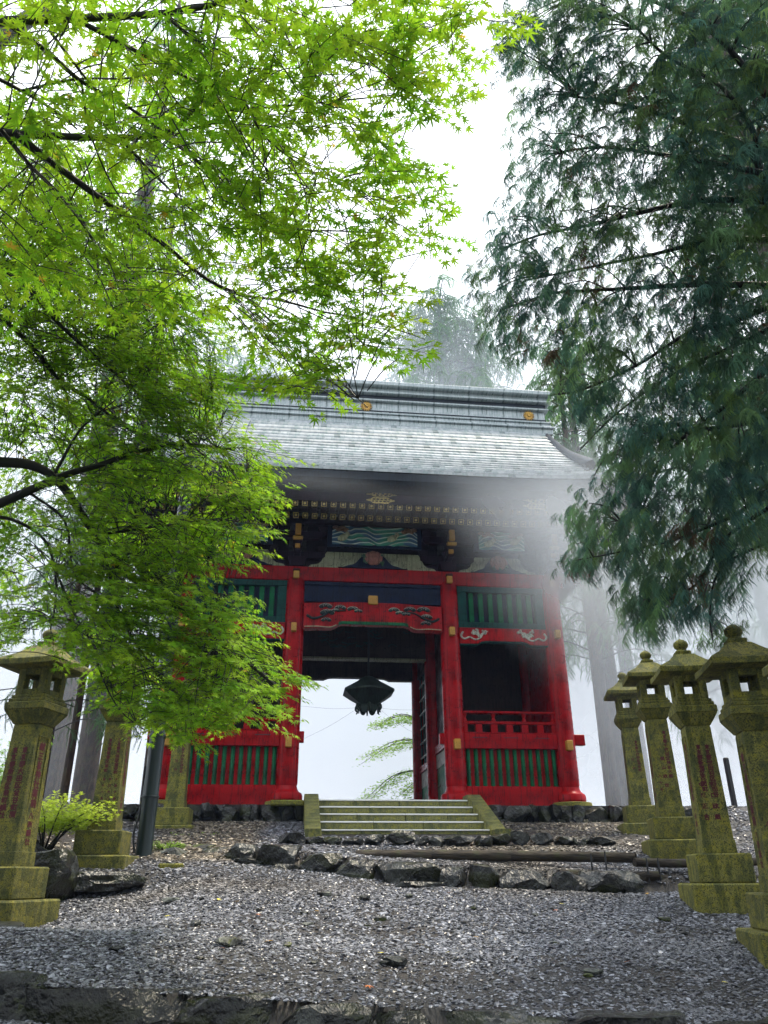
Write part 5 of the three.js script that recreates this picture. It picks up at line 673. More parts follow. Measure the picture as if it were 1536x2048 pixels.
const cedarSprays = [[0.06,8.34,11.99], [0.42,8.15,12.21], [0.41,8.60,11.98], [0.37,8.75,11.77], [0.21,8.60,12.05], [0.65,9.34,11.86], [0.36,8.19,12.11], [0.34,8.02,12.37], [1.07,9.49,11.59], [0.79,8.93,12.02], [0.52,8.15,12.38], [0.72,8.44,12.26], [1.04,9.23,11.62], [1.17,9.45,11.62], [0.55,8.32,12.11], [0.88,9.11,11.67], [1.14,9.06,11.65], [1.09,9.01,12.02], [1.08,8.71,12.07], [1.24,9.39,11.57], [1.41,9.05,11.70], [1.01,8.03,12.60], [1.39,9.37,11.82], [1.09,7.92,12.34], [1.67,8.96,11.87], [1.18,8.26,12.42], [1.91,9.28,11.81], [1.66,8.99,12.00], [1.50,8.71,12.31], [1.54,8.59,12.38], [1.78,8.83,12.09], [2.07,9.25,11.86], [2.17,8.54,12.12], [1.88,8.73,12.29], [1.96,8.31,12.50], [1.82,8.03,12.59], [1.56,7.86,12.47], [1.60,8.07,12.57], [2.04,8.75,12.33], [1.97,8.74,12.11], [1.91,7.86,12.57], [2.57,9.04,12.13], [2.66,8.97,11.99], [2.53,8.81,12.15], [1.90,7.72,12.86], [2.26,8.07,12.54], [1.86,8.06,12.72], [2.25,8.61,12.35], [0.14,8.48,11.74], [-0.00,7.88,12.07], [0.30,9.27,11.35], [0.28,8.05,11.89], [0.27,8.40,11.81], [0.45,8.28,11.91], [0.61,8.43,11.49], [0.49,8.31,12.00], [0.52,9.25,11.05], [0.30,8.85,11.65], [0.49,8.68,11.72], [0.82,8.19,11.69], [1.23,9.18,11.15], [0.98,9.03,11.33], [0.61,8.05,12.06], [0.74,8.43,11.94], [0.90,8.60,11.63], [1.09,9.18,11.13], [0.82,8.21,11.95], [1.38,8.09,11.80], [1.45,8.47,11.61], [1.58,9.04,11.32], [0.96,7.91,12.01], [1.05,8.25,11.99], [1.19,8.26,11.71], [1.47,8.95,11.65], [1.18,8.02,12.18], [1.59,8.77,11.75], [1.35,8.04,12.18], [1.96,8.83,11.40], [1.34,7.54,12.51], [1.38,8.00,11.93], [1.43,7.84,12.14], [2.02,8.89,11.58], [1.66,8.44,12.02], [2.22,8.95,11.73], [1.95,7.60,12.33], [2.19,8.57,11.81], [2.24,8.29,11.79], [2.23,8.98,11.56], [2.14,8.04,12.17], [1.65,7.96,12.31], [2.03,8.39,12.05], [2.03,7.37,12.64], [1.98,7.49,12.68], [2.47,8.25,11.91], [1.97,7.62,12.47], [2.07,7.31,12.57], [2.04,7.52,12.50], [2.13,7.40,12.42], [1.88,7.36,12.68], [0.61,8.88,10.63], [0.43,8.11,11.49], [0.55,7.99,11.66], [0.65,8.20,11.42], [0.82,8.59,11.06], [0.62,9.18,10.93], [0.41,8.28,11.30], [1.16,8.87,10.78], [0.90,7.99,11.63], [0.77,7.89,11.67], [1.02,8.05,11.52], [0.95,8.44,11.00], [0.91,7.91,11.73], [1.22,8.88,11.16], [1.25,8.61,11.01], [1.66,8.87,11.18], [1.43,8.02,11.58], [1.30,8.16,11.35], [1.46,8.71,11.22], [1.30,8.12,11.60], [1.24,7.53,11.78], [1.45,8.26,11.16], [1.12,7.52,12.01], [1.80,8.02,11.42], [1.45,7.50,12.08], [1.72,7.44,11.84], [2.27,8.61,11.16], [1.69,8.39,11.53], [2.13,8.64,11.44], [1.43,7.96,11.76], [1.50,7.78,11.75], [1.80,7.81,11.95], [1.84,7.54,12.07], [2.24,8.27,11.36], [1.93,7.83,11.91], [1.98,7.48,11.88], [1.67,7.48,12.02], [2.57,8.65,11.46], [2.46,8.66,11.46], [2.59,7.72,11.87], [2.69,8.01,11.56], [2.16,7.63,12.13], [2.38,8.14,11.81], [2.22,7.41,12.24], [2.94,8.54,11.65], [2.82,8.50,11.36], [2.09,7.13,12.26], [0.65,8.65,10.34], [0.52,8.40,10.72], [0.51,7.99,11.11], [0.45,7.52,11.56], [1.00,8.48,10.50], [0.75,8.32,10.73], [0.48,7.82,10.82], [0.88,7.36,11.49], [0.68,7.31,11.35], [1.14,8.58,10.48], [0.63,7.42,11.62], [1.29,8.12,10.70], [1.03,7.92,10.97], [0.79,7.46,11.38], [1.22,8.29,10.51], [1.42,7.91,10.87], [1.11,7.28,11.71], [1.83,8.60,10.89], [1.46,7.66,11.40], [1.24,7.38,11.34], [1.13,7.59,11.50], [1.66,8.40,10.66], [1.19,7.84,11.19], [2.32,8.12,10.88], [2.05,8.04,10.90], [1.90,7.77,11.23], [1.92,7.69,11.40], [1.51,7.13,11.82], [2.12,7.97,10.94], [1.39,7.15,11.57], [1.52,7.31,11.82], [2.11,7.44,11.68], [1.83,7.12,11.80], [2.76,8.32,11.07], [2.24,7.54,11.29], [2.23,7.78,11.05], [2.29,8.02,11.19], [2.30,8.15,11.18], [1.89,7.47,11.58], [2.03,6.88,12.11], [2.81,7.70,11.39], [2.60,7.51,11.52], [2.59,7.89,11.41], [2.25,6.84,11.89], [2.75,7.61,11.65], [2.18,6.90,11.91], [2.54,7.33,11.92], [0.27,7.17,10.88], [0.18,6.98,11.09], [0.50,7.70,10.47], [0.76,7.79,10.66], [0.77,8.29,10.12], [0.82,8.18,10.48], [0.66,7.16,11.03], [0.99,8.23,10.38], [1.12,7.47,10.58], [1.37,8.21,10.50], [0.98,7.57,10.49], [0.87,7.09,10.98], [0.79,6.90,11.29], [0.95,6.77,11.26], [1.18,7.40,10.89], [0.92,7.55,11.03], [1.98,8.11,10.46], [1.52,7.38,10.85], [1.20,7.08,11.41], [1.54,7.63,11.05], [1.48,7.75,10.47], [2.02,8.13,10.30], [1.32,7.21,10.93], [1.41,7.80,10.73], [2.31,7.98,10.78], [1.55,6.97,11.34], [2.06,7.46,10.87], [1.68,6.91,11.49], [2.18,7.29,10.90], [1.84,7.23,11.13], [2.25,8.22,10.63], [2.47,8.01,10.76], [2.26,6.79,11.45], [2.00,6.98,11.70], [2.30,7.31,11.34], [2.50,7.27,10.94], [2.35,7.57,10.85], [2.24,7.24,11.20], [1.88,6.64,11.60], [2.56,6.82,11.45], [2.50,7.03,11.32], [2.35,7.12,11.54], [2.38,7.03,11.64], [2.43,6.80,11.57], [2.45,6.48,11.80], [3.11,7.87,10.78], [2.81,7.25,11.53], [0.30,7.75,9.68], [0.50,7.97,9.39], [0.35,6.96,10.38], [0.29,7.63,9.97], [0.25,6.84,10.83], [0.26,6.90,10.96], [0.64,6.82,10.55], [0.60,7.29,10.42], [0.60,7.34,10.12], [1.04,7.89,9.56], [0.59,7.09,10.77], [0.34,6.85,10.74], [0.65,7.17,10.20], [1.40,7.63,10.18], [1.27,7.66,9.67], [1.02,7.14,10.70], [0.76,6.69,10.87], [1.36,8.05,9.78], [1.47,7.36,10.04], [1.09,7.10,10.79], [0.96,6.61,10.93], [1.42,6.88,11.14], [1.54,7.34,10.50], [1.58,7.83,10.26], [1.87,7.50,10.21], [1.60,7.21,10.53], [1.62,6.66,10.96], [2.14,7.28,10.72], [2.25,7.39,10.10], [2.19,7.16,10.61], [2.20,7.16,10.78], [2.44,7.36,10.48], [2.89,7.63,10.29], [2.69,7.50,10.54], [2.10,6.61,11.04], [2.33,7.07,10.60], [2.34,6.80,10.77], [2.49,7.18,10.32], [2.43,7.14,10.64], [3.22,7.25,10.68], [3.33,7.52,10.64], [3.25,6.95,10.67], [3.13,7.28,10.66], [2.81,6.88,11.31], [2.66,6.93,11.19], [3.29,7.12,10.55], [3.01,7.15,10.46], [0.43,6.87,9.94], [0.69,7.25,9.36], [0.50,7.41,9.50], [0.35,6.96,9.64], [0.18,6.73,10.44], [0.14,6.74,10.31], [0.73,6.52,10.76], [0.83,6.95,10.05], [0.94,6.73,9.96], [0.53,6.73,10.48], [0.78,6.80,10.46], [0.78,7.22,9.61], [1.06,7.38,9.24], [0.77,7.49,9.31], [1.53,6.92,9.78], [1.34,7.49,9.65], [1.24,7.14,10.09], [0.99,6.28,10.58], [1.31,7.40,9.44], [1.05,6.67,10.37], [1.18,6.81,10.04], [1.51,7.03,9.82], [1.29,6.46,10.84], [2.01,6.98,9.73], [1.69,7.02,10.05], [1.66,6.64,10.68], [1.76,7.05,10.29], [1.86,7.17,9.75], [1.65,7.24,9.72], [1.57,6.79,10.11], [2.65,7.22,9.82], [2.34,6.95,10.41], [1.85,6.52,10.46], [1.74,6.29,10.86], [2.39,6.78,10.06], [1.95,6.71,10.69], [2.51,7.36,10.04], [2.05,6.66,10.17], [2.17,6.56,10.68], [2.51,6.59,10.93], [2.30,6.34,10.86], [2.09,6.37,10.96], [2.12,6.19,10.94], [2.50,6.72,10.61], [2.71,6.78,10.54], [1.92,6.11,11.06], [3.26,7.00,10.03], [2.52,6.29,11.19], [3.25,6.64,10.42], [2.72,6.40,10.84], [2.41,6.00,11.41], [3.59,6.81,10.10], [3.32,6.74,10.52], [3.13,6.90,10.66], [0.31,6.37,10.21], [0.64,7.36,9.06], [1.54,6.89,9.02], [0.58,6.16,10.31], [1.11,6.86,9.48], [0.83,7.11,9.13], [1.25,6.85,9.31], [0.51,6.52,10.04], [1.26,6.73,9.30], [1.74,6.22,9.86], [1.07,5.99,10.56], [1.34,6.29,9.99], [1.06,5.96,10.35], [1.52,7.18,9.32], [1.04,6.19,10.35], [1.37,6.09,10.27], [2.04,7.00,9.31], [1.59,6.57,10.12], [1.65,5.89,10.39], [1.19,5.99,10.52], [2.23,6.50,9.82], [2.54,6.70,9.83], [2.20,6.23,9.99], [2.75,6.54,9.48], [2.12,6.08,10.36], [1.87,6.07,10.61], [2.44,6.70,10.08], [2.27,6.61,9.84], [2.68,6.38,9.87], [3.06,6.68,9.95], [2.82,6.93,9.77], [2.87,6.50,10.30], [2.32,6.04,10.84], [2.39,6.11,10.46], [2.81,6.77,9.71], [2.28,5.80,10.70], [2.62,5.77,10.86], [3.13,6.59,10.25], [3.01,6.18,10.25], [3.21,6.36,9.86], [2.94,6.24,10.67], [3.39,6.25,10.18], [3.22,6.25,9.94], [2.74,5.96,10.83], [1.12,5.87,9.84], [1.49,6.63,9.00], [0.93,6.07,9.87], [1.43,6.67,8.80], [1.04,6.04,9.96], [1.49,5.88,10.02], [1.72,6.47,9.36], [2.04,6.53,9.18], [1.24,5.88,9.83], [1.46,5.43,10.22], [1.47,5.94,9.62], [1.91,6.29,8.74], [1.88,6.20,9.48], [1.90,5.97,10.00], [1.81,5.60,9.99], [2.06,5.90,9.47], [2.27,6.46,9.16], [1.63,5.68,10.52], [2.30,6.08,9.46], [1.85,5.43,10.54], [1.78,5.57,10.14], [2.25,5.83,9.62], [1.94,5.57,9.93], [2.47,6.35,9.52], [2.21,6.32,9.68], [2.37,5.82,9.92], [2.13,5.71,10.43], [2.59,5.66,10.02], [2.25,5.69,10.33], [2.69,5.64,10.15], [2.72,5.85,10.10], [2.98,5.90,9.58], [2.77,5.94,9.49], [2.43,5.42,10.66], [2.43,5.58,10.77], [2.99,5.50,10.34], [3.41,5.82,9.67], [2.85,5.56,10.31], [3.37,5.98,10.15], [2.46,5.50,10.73], [2.36,5.22,10.73], [3.45,6.02,9.40], [1.84,5.64,9.31], [1.59,5.42,9.50], [1.68,5.66,9.54], [1.94,5.89,8.89], [1.77,5.62,9.51], [1.53,5.28,10.20], [2.27,5.95,8.57], [1.89,5.70,9.26], [2.20,5.98,9.14], [2.01,5.95,9.28], [1.73,5.44,9.72], [1.97,5.66,9.72], [2.06,5.58,8.91], [1.73,4.87,10.17], [1.91,5.25,9.79], [2.61,5.88,9.26], [1.88,4.99,10.23], [2.54,5.31,9.37], [2.12,5.25,10.25], [1.91,5.07,10.30], [2.59,6.00,8.93], [2.65,5.30,9.98], [2.20,4.94,10.22], [2.90,5.76,9.04], [2.43,5.42,9.88], [2.54,5.12,10.26], [2.26,4.92,10.33], [2.81,5.51,9.58], [3.30,5.66,9.10], [2.61,4.87,10.20], [3.32,5.66,9.51], [2.58,5.25,10.44], [2.87,5.22,10.43], [3.11,5.39,9.89], [2.96,5.15,9.92], [2.48,5.03,10.76], [3.29,5.50,9.53], [1.32,5.12,9.32], [1.70,5.25,9.34], [1.47,5.18,8.65], [1.41,4.87,9.34], [1.19,4.83,9.59], [1.57,5.06,8.64], [1.74,5.17,8.43], [1.61,4.61,9.84], [1.75,4.97,9.65], [1.67,4.93,9.98], [1.93,5.10,9.48], [1.74,5.10,9.67], [2.18,5.28,8.80], [1.88,5.35,8.64], [1.78,4.76,9.36], [2.74,5.41,8.74], [1.92,4.87,9.64], [2.40,4.91,9.39], [2.34,4.80,9.63], [2.03,4.98,9.29], [2.16,4.55,9.80], [2.31,4.96,8.94], [2.41,4.90,9.07], [2.42,4.45,10.29], [2.32,4.74,10.19], [2.61,4.91,9.32], [2.20,4.86,10.03], [2.33,4.61,10.28], [2.81,5.24,9.32], [2.68,4.98,9.96], [2.54,4.70,9.84], [3.46,5.29,9.12], [3.48,5.15,9.12], [3.50,4.91,9.38], [3.37,5.31,9.15], [3.45,5.05,9.63], [3.09,4.79,9.75], [3.09,4.78,9.44], [3.47,5.19,9.64], [1.89,5.16,8.02], [1.80,4.99,7.91], [1.76,4.93,7.87], [1.75,5.02,8.51], [1.79,5.02,8.10], [1.10,4.48,9.38], [2.45,4.83,8.17], [2.09,4.90,8.50], [1.65,4.78,8.84], [1.65,4.22,9.59], [1.77,4.53,9.69], [1.71,4.39,9.16], [2.00,4.71,8.70], [1.61,4.48,9.79], [2.08,4.21,9.30], [2.34,4.76,8.98], [2.56,4.73,8.27], [2.54,4.97,8.30], [1.85,4.13,9.47], [2.54,4.72,8.94], [2.25,4.37,9.11], [2.14,4.48,9.19], [2.53,4.28,9.17], [2.68,4.49,9.39], [2.76,4.75,8.98], [2.46,4.18,9.63], [3.08,4.81,8.99], [2.42,4.42,9.67], [2.42,4.28,9.68], [3.35,4.66,9.19], [2.69,4.33,10.04], [3.48,4.99,8.78], [3.67,4.74,9.16], [1.85,4.20,9.10], [2.10,4.26,8.51], [2.12,4.18,8.64], [2.33,4.56,8.33], [1.63,3.83,9.44], [1.87,3.89,9.13], [2.09,4.29,8.74], [2.01,4.16,9.18], [1.95,3.88,9.17], [2.34,4.09,9.34], [2.56,4.49,8.05], [2.09,3.83,9.78], [2.82,4.49,8.32], [2.86,4.20,8.69], [3.03,3.94,8.54], [2.75,4.27,8.82], [3.07,4.08,8.26]];
const upperBranches = [
  [0.028, 0.012, [[-3.40,4.98,13.70], [-3.22,5.16,13.64], [-2.86,5.30,13.61], [-2.42,5.52,13.55], [-2.14,5.59,13.59], [-1.69,5.76,13.65]]],
  [0.026, 0.012, [[-3.54,4.83,13.26], [-3.35,5.00,13.16], [-3.01,5.03,13.15], [-2.69,5.17,13.06], [-2.43,5.27,13.05], [-2.26,5.43,13.15]]],
  [0.012, 0.004, [[-2.26,5.45,13.12], [-2.15,5.53,13.02], [-1.99,5.59,13.00], [-1.61,5.68,13.01], [-1.16,5.75,13.06]]],
  [0.022, 0.007, [[-3.16,4.97,13.19], [-2.92,4.95,12.95], [-2.66,4.92,12.72], [-2.50,4.95,12.51], [-2.24,4.85,12.34], [-2.03,4.86,12.22], [-1.82,4.96,12.08], [-1.52,4.97,11.98]]],
  [0.016, 0.006, [[-3.09,5.19,13.62], [-2.97,5.20,13.51], [-2.86,5.31,13.27], [-2.64,5.30,13.15], [-2.47,5.42,12.89], [-2.21,5.41,12.68]]],
  [0.014, 0.004, [[-2.83,5.29,13.63], [-2.62,5.31,13.51], [-2.43,5.40,13.34], [-2.27,5.46,13.21], [-2.15,5.52,13.03], [-1.99,5.48,12.77], [-1.83,5.40,12.63]]],
  [0.013, 0.005, [[-3.28,5.11,13.43], [-3.15,5.19,13.28], [-2.99,5.21,13.14], [-2.91,5.18,13.08]]],
  [0.008, 0.003, [[-3.15,5.18,13.28], [-2.89,5.30,13.29], [-2.66,5.53,13.16], [-2.46,5.65,13.16], [-2.29,5.68,13.21]]],
  [0.012, 0.004, [[-2.45,5.30,12.98], [-2.23,5.25,12.81], [-2.01,5.19,12.61], [-1.80,5.21,12.47], [-1.45,5.29,12.40], [-1.08,5.39,12.32]]],
  [0.013, 0.004, [[-3.22,4.96,13.22], [-3.12,4.92,13.05], [-3.01,4.91,12.87], [-2.91,4.85,12.72], [-2.89,4.87,12.51], [-2.89,4.75,12.39], [-2.96,4.69,12.27]]],
  [0.009, 0.003, [[-2.69,5.17,13.06], [-2.56,5.17,12.86], [-2.39,5.18,12.62], [-2.23,5.16,12.46], [-2.11,5.16,12.29]]],
  [0.01, 0.003, [[-2.04,4.94,12.12], [-1.88,4.84,12.02], [-1.64,4.73,11.92], [-1.40,4.53,11.82], [-1.21,4.31,11.85]]],
  [0.012, 0.004, [[-2.15,5.54,13.78], [-2.07,5.61,13.65], [-1.84,5.72,13.37], [-1.62,5.71,13.14], [-1.36,5.70,12.90]]],
  [0.008, 0.003, [[-1.73,5.72,13.26], [-1.45,5.86,13.26], [-1.16,5.95,13.30], [-0.87,5.97,13.35], [-0.68,6.02,13.42]]],
  [0.008, 0.003, [[-1.36,5.70,12.90], [-1.08,5.62,12.67], [-0.89,5.48,12.46], [-0.81,5.34,12.16]]],
  [0.007, 0.003, [[-1.52,4.97,11.98], [-1.21,4.92,11.99], [-0.82,4.87,11.89]]],
  [0.007, 0.003, [[-1.82,4.97,12.12], [-1.43,5.09,12.17], [-1.07,5.22,12.26], [-0.81,5.32,12.27]]],
  [0.009, 0.004, [[-2.40,5.40,13.62], [-2.20,5.47,13.38], [-2.05,5.42,13.23], [-1.94,5.33,13.06], [-1.71,5.37,12.82], [-1.40,5.31,12.72]]],
  [0.006, 0.003, [[-1.61,5.67,13.02], [-1.29,5.65,12.85], [-0.99,5.74,12.70]]],
  [0.009, 0.003, [[-2.96,5.31,13.54], [-2.86,5.27,13.39], [-2.80,5.36,13.15], [-2.73,5.34,12.97], [-2.59,5.25,12.72]]],
  [0.007, 0.003, [[-2.86,5.29,13.28], [-2.84,5.16,13.10], [-2.76,5.09,12.77], [-2.58,4.96,12.57], [-2.40,4.88,12.29]]],
];
const lowerBranches = [
  [0.05, 0.016, [[-4.53,4.32,10.92], [-4.05,4.45,10.57], [-3.78,4.49,10.47], [-3.60,4.42,10.40], [-3.41,4.22,10.06], [-3.18,3.93,9.78], [-2.90,3.78,9.60], [-2.38,3.50,9.39], [-2.12,3.33,9.19], [-1.74,3.05,9.08]]],
  [0.045, 0.015, [[-4.54,3.71,10.52], [-4.01,4.10,10.47], [-3.76,4.29,10.42], [-3.53,4.47,10.37], [-3.31,4.64,10.25], [-3.05,4.78,10.24], [-2.69,4.90,10.21], [-2.22,4.91,10.15]]],
  [0.026, 0.01, [[-4.45,5.26,11.65], [-3.94,5.29,11.31], [-3.79,5.30,10.96], [-3.63,5.20,10.64], [-3.40,5.10,10.52], [-3.14,5.06,10.14], [-2.74,5.02,9.90]]],
  [0.014, 0.006, [[-3.59,4.45,10.44], [-3.46,4.85,10.45], [-3.33,4.94,10.54], [-3.23,5.17,10.43]]],
  [0.016, 0.007, [[-4.10,4.00,10.55], [-3.92,4.03,10.46], [-3.80,4.03,10.37], [-3.65,3.96,10.20], [-3.60,3.79,9.98], [-3.57,3.56,9.92], [-3.60,3.34,9.81]]],
  [0.022, 0.007, [[-4.19,5.64,11.68], [-3.81,5.61,11.33], [-3.60,5.51,10.96], [-3.32,5.36,10.73], [-3.00,5.24,10.35], [-2.73,5.10,10.03], [-2.39,4.95,9.78], [-2.02,4.93,9.66]]],
  [0.013, 0.005, [[-3.31,4.08,10.06], [-2.79,4.27,9.89], [-2.34,4.41,9.75], [-1.95,4.43,9.63]]],
  [0.016, 0.006, [[-3.22,3.94,9.98], [-3.14,3.62,9.78], [-3.01,3.37,9.61], [-2.82,3.14,9.36], [-2.41,2.71,9.19]]],
  [0.011, 0.005, [[-3.76,4.27,10.42], [-3.52,4.13,10.22], [-3.43,3.75,10.00], [-3.20,3.61,9.66], [-3.02,3.27,9.49]]],
  [0.012, 0.005, [[-4.03,6.04,12.00], [-3.73,6.03,11.63], [-3.43,5.96,11.33], [-3.09,5.92,11.07], [-2.75,5.79,10.77]]],
  [0.012, 0.005, [[-2.88,3.74,9.72], [-2.58,3.85,9.44], [-2.24,3.87,9.27]]],
  [0.01, 0.004, [[-2.36,3.45,9.55], [-2.14,3.17,9.28], [-2.05,2.84,8.99]]],
  [0.01, 0.004, [[-3.55,3.74,10.12], [-3.42,3.46,9.84], [-3.26,3.22,9.68], [-3.23,3.08,9.56], [-3.05,2.78,9.41], [-2.86,2.65,9.26]]],
];
const cedarBranches = [
  [0.04, 0.012, [[2.47,6.90,11.48], [2.28,7.45,11.64], [1.86,7.80,11.56], [1.50,7.95,11.56], [1.19,8.20,11.44], [0.75,8.53,11.24]]],
  [0.03, 0.01, [[2.26,7.29,11.78], [2.14,7.52,11.88], [1.90,7.83,11.96], [1.49,8.26,11.91], [1.09,8.54,12.05]]],
  [0.035, 0.01, [[2.50,6.94,11.56], [1.99,7.27,11.20], [1.55,7.38,10.90], [1.21,7.58,10.51], [0.78,7.69,10.22], [0.42,7.72,9.93]]],
  [0.03, 0.01, [[2.38,7.12,11.67], [2.05,7.38,11.52], [1.52,7.72,11.31], [1.13,7.95,11.14], [0.70,8.20,10.80]]],
  [0.035, 0.01, [[2.68,6.38,11.11], [2.10,6.65,10.76], [1.73,6.88,10.42], [1.30,7.10,10.08], [0.99,7.19,9.91], [0.50,7.27,9.48]]],
  [0.03, 0.01, [[2.76,6.34,10.97], [2.38,6.33,10.59], [2.24,6.49,10.29], [1.76,6.29,9.91], [1.31,6.26,9.46], [1.05,6.32,9.25]]],
  [0.028, 0.008, [[2.87,5.96,10.73], [2.45,5.67,10.11], [2.10,5.44,9.71], [1.99,5.19,9.38], [1.95,5.01,9.12], [1.70,4.83,8.98]]],
  [0.03, 0.008, [[3.00,4.94,10.27], [2.81,4.84,10.01], [2.58,4.68,9.79], [2.44,4.67,9.51], [2.19,4.62,9.27], [1.82,4.60,9.01], [1.30,4.56,8.76]]],
  [0.022, 0.006, [[2.88,4.72,10.05], [2.48,4.46,9.60], [2.37,4.18,9.29], [2.18,4.05,9.16], [1.89,3.96,8.88], [1.84,3.72,8.79]]],
  [0.03, 0.01, [[2.28,7.60,12.03], [1.76,8.21,12.20], [1.31,8.65,12.14], [0.70,9.01,12.00]]],
  [0.03, 0.01, [[2.59,6.77,11.27], [2.22,7.03,10.96], [1.76,7.17,10.57], [1.36,7.27,10.28], [0.66,7.31,9.93]]],
  [0.028, 0.008, [[2.97,5.48,10.45], [2.61,5.49,10.13], [2.28,5.62,9.79], [1.88,5.64,9.51], [1.56,5.58,9.16]]],
  [0.024, 0.008, [[2.79,6.19,10.87], [2.48,6.14,10.52], [2.12,6.13,10.09], [1.66,5.96,9.48], [1.39,5.75,9.07]]],
  [0.02, 0.006, [[3.03,4.43,10.02], [2.80,4.39,9.72], [2.48,4.22,9.48], [2.44,3.84,9.22], [2.51,3.63,9.06]]],
];
// ---------------------------------------------------------------- maples
const leafMat = (c, tr = 0.55) => new THREE.MeshPhysicalMaterial({ color: lin(...c), roughness: 0.9, transmission: tr, thickness: 0, side: THREE.DoubleSide, specularIntensity: 0.25 });
const mapleLeaf = leafGeo(), mapleLeaves = [mapleLeaf, leafGeo(0.34, 0.3), leafGeo(0.02, 0.7)], mapleMat = leafMat([1, 1, 1]);
function instanced(name, geo, m, list, parent) {
  const im = new THREE.InstancedMesh(geo, m, list.length); im.name = name; im.castShadow = im.receiveShadow = true;
  list.forEach(([q, c], i) => { im.setMatrixAt(i, q); if (c) im.setColorAt(i, c); }); im.userData.kind = 'stuff'; parent.add(im); return im;
}
function boughs(list, sides = 7) { return list.map(([r0, r1, pts]) => ({ pts: pts.map((p) => V(...p)), geo: limb(pts.map((p) => V(...p)), [r0, lerp(r0, r1, 0.6), r1], sides) })); }
function nearestOn(bs, p) { let best = null, bd = 1e9; for (const b of bs) for (let i = 0; i + 1 < b.pts.length; i++) for (let k = 0; k < 3; k++) { const q = b.pts[i].clone().lerp(b.pts[i + 1], k / 3), d = q.distanceToSquared(p); if (d < bd) { bd = d; best = q; } } return best; }
function maple(o) { // o: name, label, pos, trunk points, branches, sprays, perSpot, leaf size, seed, tone
  const t = thing(o.name, o.label, 'tree', o.pos, 0, 'maples'), R = rng(o.seed), off = V(...o.pos), bs = boughs(o.branches);
  const local = (g) => { g.translate(-off.x, -off.y, -off.z); return g; };
  part('trunk', local(limb(o.trunk.map((p) => V(...p)), o.trunkR, 12, 0.08, R)), M.wetBark, t);
  for (const [i, b] of bs.entries()) part('branch', local(b.geo), M.wetBark, t);
  for (const [a, b, r] of o.links || []) part('branch', local(limb([V(...a), V(...a).lerp(V(...b), 0.5).add(V(0, 0.15, 0)), V(...b)], [r, r * 0.8], 7)), M.wetBark, t);
  const leaves = [], twigs = [], q = new THREE.Quaternion(), up = V(0, 1, 0), open = V(0.62, 0, 0.78), m4 = new THREE.Matrix4(), c = new THREE.Color();
  for (const s of o.sprays) for (let k = 0; k < o.perSpot; k++) {
    const p = V(...s).add(V(R() - 0.5, (R() - 0.5) * 0.6, R() - 0.5).multiplyScalar(o.scatter)), from = nearestOn(bs, p.clone().add(V(R() - 0.5, R() - 0.5, R() - 0.5).multiplyScalar(0.7))), dir = p.clone().sub(from); dir.y *= 0.4; if (dir.lengthSq() < 0.002) dir.set(R() - 0.5, 0, R() - 0.5); dir.normalize();
    const az = Math.atan2(dir.x, dir.z) + (R() - 0.5) * 1.2, d = V(Math.sin(az), -0.12 - R() * 0.35, Math.cos(az)).normalize(), side = V().crossVectors(d, up).normalize(), nrm = V().crossVectors(side, d).normalize(); nrm.addScaledVector(side, (R() - 0.5) * 0.6).addScaledVector(open, o.tilt * (0.5 + R())).normalize(); side.crossVectors(d, nrm).normalize();
    const len = o.len * (0.7 + R() * 0.7), n = 3 + Math.floor(len / (o.leaf * 1.0));
    const gap = from.distanceTo(p), start = gap > 0.5 ? p.clone().lerp(from, 0.45 / gap).add(V((R() - 0.5) * 0.1, (R() - 0.5) * 0.1, (R() - 0.5) * 0.1)) : from, mid = start.clone().lerp(p, 0.55).add(V(0, 0.03, 0)); twigs.push(limb([start, mid, p], [0.004, 0.0028], 4), limb([p, p.clone().addScaledVector(d, len * 0.55).add(V(0, 0.012, 0)), p.clone().addScaledVector(d, len)], [0.003, 0.0012], 3));
    const hue = R();
    for (let i = 0; i <= n; i++) for (const sd of i === n ? [0] : [-1, 1]) {
      if (R() < 0.1) continue; const sz = o.leaf * (0.62 + R() * 0.6), at = p.clone().addScaledVector(d, len * (i / n)).addScaledVector(side, sd * sz * (0.35 + R() * 0.5)).addScaledVector(nrm, (R() - 0.5) * 0.04);
      const ax = d.clone().addScaledVector(side, sd * (0.8 + R() * 0.7)).addScaledVector(nrm, -0.25 + (R() - 0.5) * 0.4).normalize(), nn = nrm.clone().add(V(R() - 0.5, R() - 0.5, R() - 0.5).multiplyScalar(0.85)).normalize(), xx = V().crossVectors(nn, ax).normalize(); nn.crossVectors(ax, xx).normalize();
      m4.makeBasis(xx.multiplyScalar(sz), nn.multiplyScalar(sz), ax.multiplyScalar(sz)).setPosition(at.sub(off));
      const v = 0.6 + 0.75 * R(), yel = clamp(hue * 0.7 + R() * 0.4); c.setRGB(lerp(0.19, 0.40, yel) * v, lerp(0.45, 0.57, yel) * v, lerp(0.02, 0.03, yel) * v); if (R() < 0.004) c.setRGB(0.6, 0.42, 0.04);
      leaves.push([m4.clone(), c.clone()]);
    }
  }
  part('twigs', local(join(twigs)), M.wetBark, t).userData.kind = 'stuff';
  [0, 1, 2].forEach((k) => instanced(k ? 'crown_00' + k : 'crown', mapleLeaves[k], mapleMat, leaves.filter((l, i) => i % 3 === k), t));
  return leaves.length;
}
